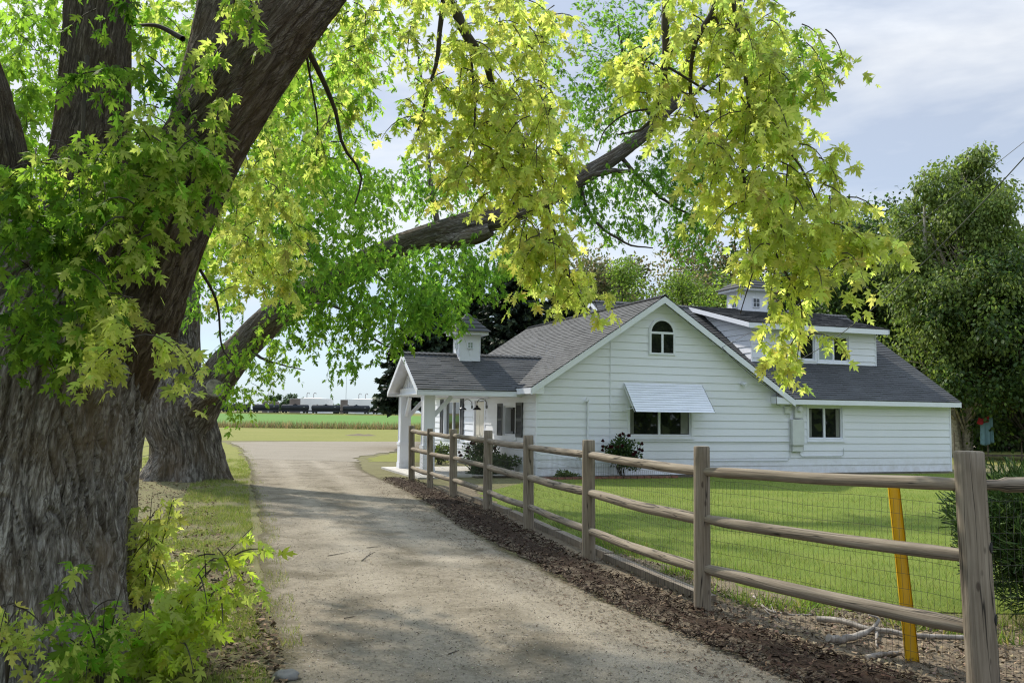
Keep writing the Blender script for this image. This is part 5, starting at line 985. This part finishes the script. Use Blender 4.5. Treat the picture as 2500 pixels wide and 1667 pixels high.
# dead branches under the fence
def dead(label, pix, r0, r1, forks=()):
    t = MB(); C, Rr, S = smooth_path([gp(x, y, z) for x, y, z in pix], np.linspace(r0, r1, len(pix)), 12); C = C + rng.normal(size=C.shape) * r0 * 0.15; t.tube(list(C), list(Rr), 9)
    for fk in forks: C, Rr, S = smooth_path([gp(x, y, z) for x, y, z in fk], np.linspace(r1, r1 * 0.35, len(fk)), 8); t.tube(list(C), list(Rr), 6)
    return tag(t.build('dead_branch', M_DEAD, None, True), label, 'branch', 'dead branches below the fence')
dead('thick grey dead branch lying below the bottom rail', [(1995, 1512, 0.05), (2050, 1515, 0.07), (2130, 1535, 0.06), (2230, 1550, 0.05), (2350, 1555, 0.05)], 0.028, 0.02, [[(2130, 1535, 0.06), (2145, 1510, 0.12), (2120, 1500, 0.16)], [(2140, 1530, 0.05), (2140, 1580, 0.02)]])
dead('splintered pale dead log in front of the thick branch', [(2020, 1560, 0.05), (2060, 1560, 0.05), (2110, 1545, 0.06)], 0.034, 0.026, [[(2110, 1545, 0.06), (2135, 1530, 0.08)]])
dead('thin forked dead twig beside the long middle post', [(1840, 1455, 0.03), (1880, 1490, 0.03), (1930, 1500, 0.02), (1985, 1500, 0.02)], 0.013, 0.008, [[(1880, 1470, 0.03), (1890, 1495, 0.06)], [(1850, 1470, 0.03), (1900, 1520, 0.02)]])
dead('short pale chunk of dead wood beside the yellow guard', [(2115, 1605, 0.03), (2150, 1598, 0.03), (2200, 1590, 0.03)], 0.026, 0.014)
cw = MB(); cw_a, cw_b = at(300, 1040, 27), at(345, 1040, 30)
lf = tag(empty('wire_fence', (0, 0, 0)), 'wire fence with a pale post glimpsed in the gap between the two maple trunks', 'fence')
for q in (cw_a, (cw_a + cw_b) / 2, cw_b): MB().tube([V(q[0], q[1], 0), V(q[0], q[1], 1.35)], 0.05, 8).build('post', M_WOOD, lf)
for z in (0.35, 0.65, 0.95, 1.25): cw.tube([V(cw_a[0], cw_a[1], z), V(cw_b[0], cw_b[1], z)], 0.008, 4)
cw.build('wire', M_WIRE, lf)
# stone at the bottom edge of the drive
def rock(name, label, c, r, group=None):
    vs = []; n, m = 14, 20
    for i in range(n + 1):
        for k in range(m):
            a, b = math.pi * i / n, 2 * math.pi * k / m; d = V(math.sin(a) * math.cos(b), math.sin(a) * math.sin(b), math.cos(a)); q = 1 + 0.25 * noise.noise(Vector(d * 1.5 + c)); vs.append(d * V(1.2, 0.9, 0.6) * r * q)
    f = [(i * m + k, i * m + (k + 1) % m, (i + 1) * m + (k + 1) % m, (i + 1) * m + k) for i in range(n) for k in range(m)]
    o = fast_mesh(name, np.array(vs), np.array(f), M_STONE, smooth=True); o.location = c; return tag(o, label, 'stone', group)
c = gp(698, 1660); rock('stone', 'grey fist-sized stone at the bottom edge of the drive', V(c[0], c[1], 0.03), 0.075)

# ------------------------------------------------------------------ wires from the house
def cable(label, a, b, sag, r, cat='cable'):
    a, b = np.asarray(a, float), np.asarray(b, float); pts = [a + (b - a) * t - V(0, 0, 4 * sag * t * (1 - t)) for t in np.linspace(0, 1, 24)]; return tag(MB().tube(pts, r, 6).build('power_cable', M_CABLE), label, cat)
cable('thick twisted power cable sagging from the roof mast up to the right', H(8.98, 0.05, 3.6), at(2520, 170, 13), 0.55, 0.011)
cable('thin phone wire from the gable rake up to the right', H(6.05, -0.38, 4.0), at(2520, 190, 16), 0.35, 0.006)

# ------------------------------------------------------------------ washing and back fence at the far right
bf = tag(empty('wire_fence', (0, 0, 0)), 'low wire fence with a grey timber kickboard in the shade behind the house', 'fence'); mb = MB(); x0, x1, yb = X(2190, 42), X(2420, 42), 42.0
for z in (0.35, 0.6, 0.85): mb.tube([(x0, yb, z), (x1, yb, z)], 0.006, 4)
mb.build('wire', M_WIRE, bf); mb = MB(); mb.beam((x0, yb, 0.22), (x1, yb, 0.22), V(0, 0.05, 0), V(0, 0, 0.10)); mb.build('kickboard', M_WOOD, bf)
for k in range(4): MB().tube([(x0 + (x1 - x0) * k / 3, yb + 0.04, 0), (x0 + (x1 - x0) * k / 3, yb + 0.04, 1.25)], 0.035, 8).build('post', M_WOOD, bf)
cl = MB().tube([at(2200, 962, 41), at(2270, 962, 41), at(2440, 958, 41)], 0.006, 5); tag(cl.build('clothes_line', M_CABLE), 'clothes line strung across the shade behind the birch trunk', 'line')
def cloth(name, label, cat, mat, x0, x1, y0, y1, Y, folds, slant=0):
    vs = []; n, m = 28, 18
    for i in range(n + 1):
        for j in range(m + 1):
            s, t = i / n, j / m; q = at(x0 + (x1 - x0) * s + slant * t, y0 + (y1 - y0) * t + 3 * math.sin(s * 5), Y); q[1] += math.sin(s * folds * 6.28 + t) * 0.07 * t; vs.append(q)
    f = [(i * (m + 1) + j, i * (m + 1) + j + 1, (i + 1) * (m + 1) + j + 1, (i + 1) * (m + 1) + j) for i in range(n) for j in range(m)]; o = fast_mesh(name, np.array(vs), np.array(f), mat, smooth=True)
    s_ = o.modifiers.new('thickness', 'SOLIDIFY'); s_.thickness = 0.008; return tag(o, label, cat)
cloth('towel', 'pale blue towel hanging on the line behind the corner post', 'towel', M_BLUE, 2251, 2280, 962, 1020, 41, 2.5, 2); cloth('red_garment', 'red garment bunched over the pale blue towel', 'clothing', M_RED, 2248, 2272, 958, 972, 40.85, 1.5, -3)

# ------------------------------------------------------------------ far field: train, tanks, trees
def tank_car():
    t = empty('tank_car'); L_, r = 17.2, 1.5; b = MB(); xs = [-L_ / 2 + 0.3, -L_ / 2 + 0.55, -L_ / 2 + 1.0, L_ / 2 - 1.0, L_ / 2 - 0.55, L_ / 2 - 0.3]; b.tube([(x, 0, 2.75) for x in xs], [0.5, 1.15, r, r, 1.15, 0.5], 24); b.build('tank', M_TRAIN, t, True)
    d = MB(); d.tube([(0, 0, 4.1), (0, 0, 4.65)], 0.6, 14); d.build('dome', M_TRAIN, t); MB().box((-1.4, -0.9, 4.22), (1.4, 0.9, 4.28)).build('platform', M_TRAIN, t); MB().tube([(-5, 0, 4.1), (-5, 0, 4.5)], 0.3, 10).build('hatch', M_TRAIN, t)
    f = MB(); f.box((-L_ / 2, -1.3, 0.75), (L_ / 2, 1.3, 1.5)); f.box((-L_ / 2 - 0.7, -0.2, 0.9), (L_ / 2 + 0.7, 0.2, 1.1)); f.build('frame', M_TRAIN, t)
    for sx in (-1, 1):
        g = MB(); g.box((sx * 6.3 - 1.3, -1.1, 0.5), (sx * 6.3 + 1.3, 1.1, 0.85)); 
        for dx in (-0.9, 0.9):
            for y in (-0.85, 0.75): g.tube([(sx * 6.3 + dx, y, 0.45), (sx * 6.3 + dx, y + 0.1, 0.45)], 0.45, 16)
        g.build('bogie', M_TRAIN, t)
    mk = MB()
    for i, x in enumerate((-5.6, -5.2, -4.8, -4.2, -3.8, -3.4)): mk.box((x, -1.462, 2.75), (x + 0.28, -1.452, 3.05))
    for x in (5.0, 5.4, 5.8): mk.box((x, -1.462, 2.95), (x + 0.25, -1.452, 3.25))
    mk.build('lettering', M_GREYP, t); return t
YT = 495.0; cx0 = X(690, YT); tc = None; zt_ = 0.75
lab = ['leftmost of the row', 'second from the left', 'third from the left', 'fourth from the left', 'fifth from the left', 'the one just left of the porch', 'half hidden behind the porch column']
xs = [at(p_, 950, YT)[0] for p_ in (440, 506, 577, 643, 712, 784, 852, 918)]
for i in range(7):
    t = tank_car() if tc is None else copy_tree(tc); tc = tc or t; t.location = ((xs[i] + xs[i + 1]) / 2, YT, zt_); t.scale = ((xs[i + 1] - xs[i]) / 18.0, 1, 1.08)
    tag(t, 'black railway tank car across the green field, ' + lab[i], 'tank car', 'tank cars of the freight train')
mb = MB(); mb.hexa([(-420, YT - 6, 0), (420, YT - 6, 0), (420, YT + 6, 0), (-420, YT + 6, 0), (-420, YT - 2.5, zt_), (420, YT - 2.5, zt_), (420, YT + 2.5, zt_), (-420, YT + 2.5, zt_)]); tag(mb.build('railway_embankment', M_DRYG), kind='structure')
def tank(name, label, px0, px1, py, Y, mat, roof=None, vents=True):
    a, b = at(px0, py, Y), at(px1, py, Y); r = (b[0] - a[0]) / 2; t = tag(empty(name, ((a[0] + b[0]) / 2, Y, 0)), label, 'storage tank'); h = a[2]
    MB().tube([(0, 0, 0), (0, 0, h)], r, 48).build('shell', mat, t, True).data.polygons.foreach_set
    MB().tube([(0, 0, h + 0.01), (0, 0, h + r * 0.05)], [r * 1.005, r * 0.08], 48).build('tank_roof', roof or mat, t)
    if vents:
        for dx in (-0.3, 0.05):
            MB().tube([(dx * r, -r * 0.3, h), (dx * r, -r * 0.3, h + 3.2), (dx * r + 0.5, -r * 0.3, h + 4.0), (dx * r + 1.4, -r * 0.3, h + 4.0), (dx * r + 1.7, -r * 0.3, h + 3.2)], 0.22, 6).build('vent_stack', M_TANKB, t)
    return t
tank('storage_tank', 'wide white storage tank beyond the train, left of the pair', 677, 765, 915, 620, M_TANKW); tank('storage_tank', 'wide white storage tank beyond the train, nearer the porch', 796, 882, 917, 620, M_TANKW)
tank('storage_tank', 'small brown tank touching the left white storage tank', 666, 690, 915.5, 595, M_TANKB, None, False); tank('storage_tank', 'small brown tank touching the right white storage tank', 782, 799, 918, 595, M_TANKB, None, False); tank('storage_tank', 'low brown tank with a pale roof at the far left of the tank farm', 603, 641, 922, 620, M_TANKB, M_CONC, False)
for lb, px, y0, Y in (('tall thin mast standing above the right white tank', 796, 865, 610), ('thin mast above the left end of the train', 618, 880, 610)):
    q = at(px, y0, Y); tag(MB().tube([(q[0], Y, 0), (q[0], Y, q[2])], [0.3, 0.15], 6).build('radio_mast', M_GREYP), lb, 'mast')
for i, (px, Y, py) in enumerate(((628, 680, 905), (645, 690, 902), (668, 680, 906), (690, 690, 909), (768, 700, 928))):
    q = at(px, py, Y); bg_tree('distant_tree', ('grey-green distant tree behind the low brown tank', 'tallest distant tree above the train', 'distant tree left of the white tank', 'distant tree just behind the white tank edge', 'small distant tree between the two white tanks')[i], q[0], Y, q[2], 5.5, 0.5, 1800, 1.3, (0.06, 0.105, 0.035), (0.04, 0.08, 0.03), 0.4, 0.3, None, 16, group='trees beyond the railway')
for i in range(26):
    px = 380 + i * 50 if i < 14 else 1080 + (i - 14) * 120; Y = 900 + rng.uniform(-60, 60); q = at(px, 935, Y)
    if not (600 < px < 920): pass

# ------------------------------------------------------------------ stuff: grass, mulch, litter, gravel
def inpoly(P_, poly):
    x, y = P_[:, 0], P_[:, 1]; c = np.zeros(len(P_), bool); n = len(poly); j = n - 1
    for i in range(n):
        xi, yi = poly[i]; xj, yj = poly[j]; c ^= ((yi > y) != (yj > y)) & (x < (xj - xi) * (y - yi) / (yj - yi + 1e-12) + xi); j = i
    return c
def scatter(poly, n, power=1.0):
    poly = np.asarray(poly, float); lo, hi = poly.min(0), poly.max(0); out = []; tot = 0
    while tot < n:
        q = rng.uniform(lo, hi, (n * 3, 2)); q = q[inpoly(q, poly)]
        if power: q = q[rng.random(len(q)) < (np.clip(6.0 / np.hypot(q[:, 0], q[:, 1]), 0, 1)) ** power]
        out.append(q); tot += len(q)
    return np.vstack(out)[:n]
def blades(name, poly, n, h, tint, alt, pa, power=1.0, clump=0.5, mask=None):
    q = scatter(poly, n, power); nz = np.array([noise.noise(Vector((a * 1.1, b * 1.1, 0))) + 0.6 * noise.noise(Vector((a * 3.7, b * 3.7, 4))) for a, b in q]); keep = nz > -clump * rng.random(len(q))
    q, nz = q[keep], nz[keep]; m = len(q); pos = np.c_[q, np.full(m, 0.012)]; yd = np.c_[rng.normal(size=(m, 2)) * 0.45, np.ones(m)]
    k = tints(tint, m, 0.25, alt, pa); fo = Foliage(); fo.add('blade', pos, yd, h * rng.uniform(0.5, 1.3, m) * (1 + 0.3 * nz.clip(-1, 1)), k); o = fo.build(name, M_GRASSB, None); return tag(o, kind='stuff')
lawn_poly = [(2.1, 9.0), (1.35, 11.8), (0.65, 14.5), (-0.05, 17.3), (-0.8, 20.2), (0.6, 25.4), (14, 30.5), (20, 29), (22, 12), (6.5, 7.6), (4.2, 7.6)]
o = blades('lawn_grass', lawn_poly, 120000, 0.062, (0.145, 0.205, 0.033), (0.24, 0.245, 0.065), 0.35, 1.2, 1.2); tag(o, 'short mown lawn grass between the fence and the house', 'grass')
o = blades('fence_weeds', [(2.3, 8.9), (1.4, 11.8), (0.7, 14.5), (0.0, 17.3), (0.35, 17.4), (1.2, 14.6), (2.1, 11.9), (3.1, 9.4), (4.6, 8.2), (7.2, 7.7), (7.2, 7.2), (4.0, 7.5)], 9000, 0.15, (0.15, 0.23, 0.035), (0.25, 0.23, 0.07), 0.25, 0.8, 0.05); tag(o, 'taller ragged weeds along the lawn edge behind the fence', 'weeds')
q = scatter(dl[1:] + dr[:0:-1], 2600, 1.5); kz = np.array([noise.noise(Vector((a * 0.9, b * 0.9, 2))) for a, b in q]); q = q[kz > 0.02]; DEBRIS = q
verge = [(-2.9, 5.2), (-1.2, 5.2), (-1.75, 6.6), (-2.6, 9.3), (-4.0, 14.2), (-6.5, 22.5), (-8.0, 28), (-10, 34), (-16, 34), (-9.0, 26), (-6.5, 18), (-5.0, 12), (-3.2, 8.4)]
o = blades('verge_grass', verge, 110000, 0.065, (0.15, 0.205, 0.035), (0.27, 0.26, 0.09), 0.35, 1.3, 0.25); tag(o, 'patchy verge grass between the drive and the two maples', 'grass')
eg = [(a - 0.28, b) for a, b in dl[2:]] + [(a + 0.30, b) for a, b in dl[:1:-1]]
o = blades('edge_grass', eg, 9000, 0.055, (0.15, 0.19, 0.04), (0.26, 0.23, 0.09), 0.4, 1.2, 0.02); tag(o, 'straggling grass creeping over the left edge of the drive', 'grass')
far_poly = [(-60, 92), (-60, 97.5), (-25, 98.5), (20, 101), (20, 96), (-25, 94)]
q = scatter([(-75, 95), (-75, 99), (-25, 99.5), (15, 101), (15, 97.5), (-25, 95.5)], 16000, 0); m = len(q); fo = Foliage(); fo.add('blade', np.c_[q, np.zeros(m)], np.c_[rng.normal(size=(m, 2)) * 0.4, np.ones(m)], rng.uniform(0.4, 1.0, m), tints((0.25, 0.19, 0.11), m, 0.25, (0.10, 0.13, 0.05), 0.4)); TPLb = None
q_ = gp(880, 1063); mv = []; n_, m_ = 10, 26
for i_ in range(n_ + 1):
    for k_i in range(m_):
        a_ = 6.283 * k_i / m_; r_ = (1 - i_ / n_); e_ = 1 + 0.35 * noise.noise(Vector((math.cos(a_) * 1.5, math.sin(a_) * 1.5, 3))); mv.append((math.cos(a_) * 1.7 * r_ * e_, math.sin(a_) * 1.2 * r_ * e_, 0.35 * (1 - r_ ** 2) * (1 + 0.5 * noise.noise(Vector((math.cos(a_) * 3 * r_, math.sin(a_) * 3 * r_, 9)))) - 0.01))
mo = fast_mesh('dirt_mound', np.array(mv), np.array([(i_ * m_ + k_i, i_ * m_ + (k_i + 1) % m_, (i_ + 1) * m_ + (k_i + 1) % m_, (i_ + 1) * m_ + k_i) for i_ in range(n_) for k_i in range(m_)]), M_MULCH, smooth=True); mo.location = q_; mo.scale = (0.8, 0.8, 0.35); tag(mo, 'small dark heap of soil on the far mown grass', 'soil heap')
tag(fo.build('tall_dry_grass', M_GRASSB, None), 'strip of tall dry grass between the mown grass and the green crop', 'grass', None, 'stuff')
def chips(name, q, z, ls, ws, tint, alt, pa, label, cat, tilt=0.5):
    m = len(q); a = rng.uniform(0, 6.28, m); d = np.c_[np.cos(a), np.sin(a), rng.normal(size=m) * tilt * 0.6]; d /= np.linalg.norm(d, axis=1, keepdims=True); up = np.c_[rng.normal(size=(m, 2)) * tilt, np.ones(m)]; s_ = np.cross(d, up); s_ /= np.linalg.norm(s_, axis=1, keepdims=True); n_ = np.cross(s_, d)
    L_ = rng.uniform(*ls, m)[:, None] / 2; W_ = rng.uniform(*ws, m)[:, None] / 2; T_ = W_ * 0.45; c = np.c_[q, z]
    v = np.stack([c - d * L_ - s_ * W_, c + d * L_ - s_ * W_ * 0.7, c + d * L_ * 1.05 + s_ * W_ * 0.6, c - d * L_ + s_ * W_, c + n_ * T_], 1).reshape(-1, 3); tr = np.array([(0, 1, 4), (1, 2, 4), (2, 3, 4), (3, 0, 4)]); t = (tr[None] + (np.arange(m) * 5)[:, None, None]).reshape(-1, 3)
    return tag(fast_mesh(name, v, t, M_CHIP, None, np.repeat(tints(tint, m, 0.35, alt, pa), 5, axis=0)), label, cat, None, 'stuff')
mul = [(2.42, 5.4), (1.45, 7.65), (0.8, 9.42), (0.2, 11.5), (-0.78, 14.6), (-1.65, 18.3), (-2.45, 21.2), (-3.2, 23.6), (-3.6, 25.0), (-2.85, 25.2), (-2.4, 24.0), (-1.7, 21.6), (-0.95, 19.2), (-0.2, 16.6), (0.47, 13.6), (1.07, 11.0), (1.9, 8.4), (3.1, 6.0)]
q = scatter(mul, 15000, 1.0); chips('mulch_chips', q, 0.03 + rng.uniform(0, 0.05, len(q)), (0.02, 0.075), (0.006, 0.022), (0.040, 0.025, 0.017), (0.13, 0.09, 0.06), 0.10, 'dark bark mulch chips along the foot of the fence', 'mulch', 0.6)
q = scatter([(2.0, 5.2), (1.0, 7.4), (0.2, 9.4), (-0.5, 12), (-1.5, 15), (-2.6, 19), (-3.9, 24), (-3.0, 25), (-1.2, 19), (0.2, 14), (1.2, 9.5), (2.6, 6.4)], 3500, 1.2); chips('stray_mulch', q, np.full(len(q), 0.02), (0.012, 0.05), (0.005, 0.014), (0.07, 0.045, 0.03), (0.14, 0.10, 0.07), 0.3, 'stray mulch chips scattered onto the drive', 'mulch', 0.25)
dpoly = dl[1:] + dr[:0:-1]
q = scatter(dpoly, 26000, 1.7); chips('drive_gravel', q, np.full(len(q), 0.016), (0.005, 0.017), (0.004, 0.012), (0.27, 0.24, 0.19), (0.11, 0.095, 0.072), 0.45, 'small gravel and grit on the dirt drive', 'gravel', 0.4)
chips('drive_debris', DEBRIS, np.full(len(DEBRIS), 0.022), (0.012, 0.05), (0.004, 0.014), (0.09, 0.07, 0.048), (0.20, 0.16, 0.10), 0.35, 'dark bits of bark and dead leaf drifted on the drive', 'debris', 0.25)
q = scatter([(-3.2, 5.0), (-1.1, 5.0), (-1.9, 7.6), (-3.1, 11), (-4.8, 15), (-8.5, 26), (-11, 26), (-6.2, 15), (-3.0, 9)], 7000, 2.2); chips('leaf_litter', q, 0.02 + rng.uniform(0, 0.02, len(q)), (0.02, 0.065), (0.012, 0.035), (0.20, 0.145, 0.09), (0.10, 0.07, 0.045), 0.4, 'brown leaf litter on the verge below the maples', 'leaf litter', 0.6)
q = scatter([(2.9, 5.8), (1.8, 8.8), (1.1, 11.6), (1.6, 12), (2.4, 9.6), (3.6, 8.6), (6.5, 7.4), (6.5, 6.0)], 6000, 0.5); chips('fence_litter', q, 0.022 + rng.uniform(0, 0.02, len(q)), (0.015, 0.06), (0.008, 0.03), (0.24, 0.18, 0.12), (0.12, 0.09, 0.06), 0.4, 'brown leaf and twig litter under the near fence span', 'leaf litter', 0.6)
tw = [((800, 1360), (850, 1352)), ((882, 1372), (905, 1350)), ((895, 1340), (930, 1338)), ((755, 1217), (800, 1218)), ((1095, 1602), (1120, 1596)), ((840, 1514), (870, 1512))]
for i, (p0, p1) in enumerate(tw):
    a, b = gp(*p0), gp(*p1); m = (a + b) / 2 + V(0.02, 0.05, 0.02); t = MB().tube([a + V(0, 0, .02), m, b + V(0, 0, .025)], [0.005, 0.004, 0.002], 5)
    if i == 1: t.tube([m, m + V(0.08, 0.05, 0.04)], [0.005, 0.003], 5); t.tube([a + V(0, 0, .02), a + V(0.09, -0.06, 0.03)], [0.005, 0.003], 5)
    tag(t.build('twig', M_TWIG), ('long dark twig lying across the middle of the drive', 'forked dark twig in the middle of the drive', 'small twig right of the forked twig on the drive', 'small twig far up the drive near the second maple', 'short twig on the drive nearest the camera', 'short twig on the drive left of centre')[i], 'twig', 'twigs on the drive')
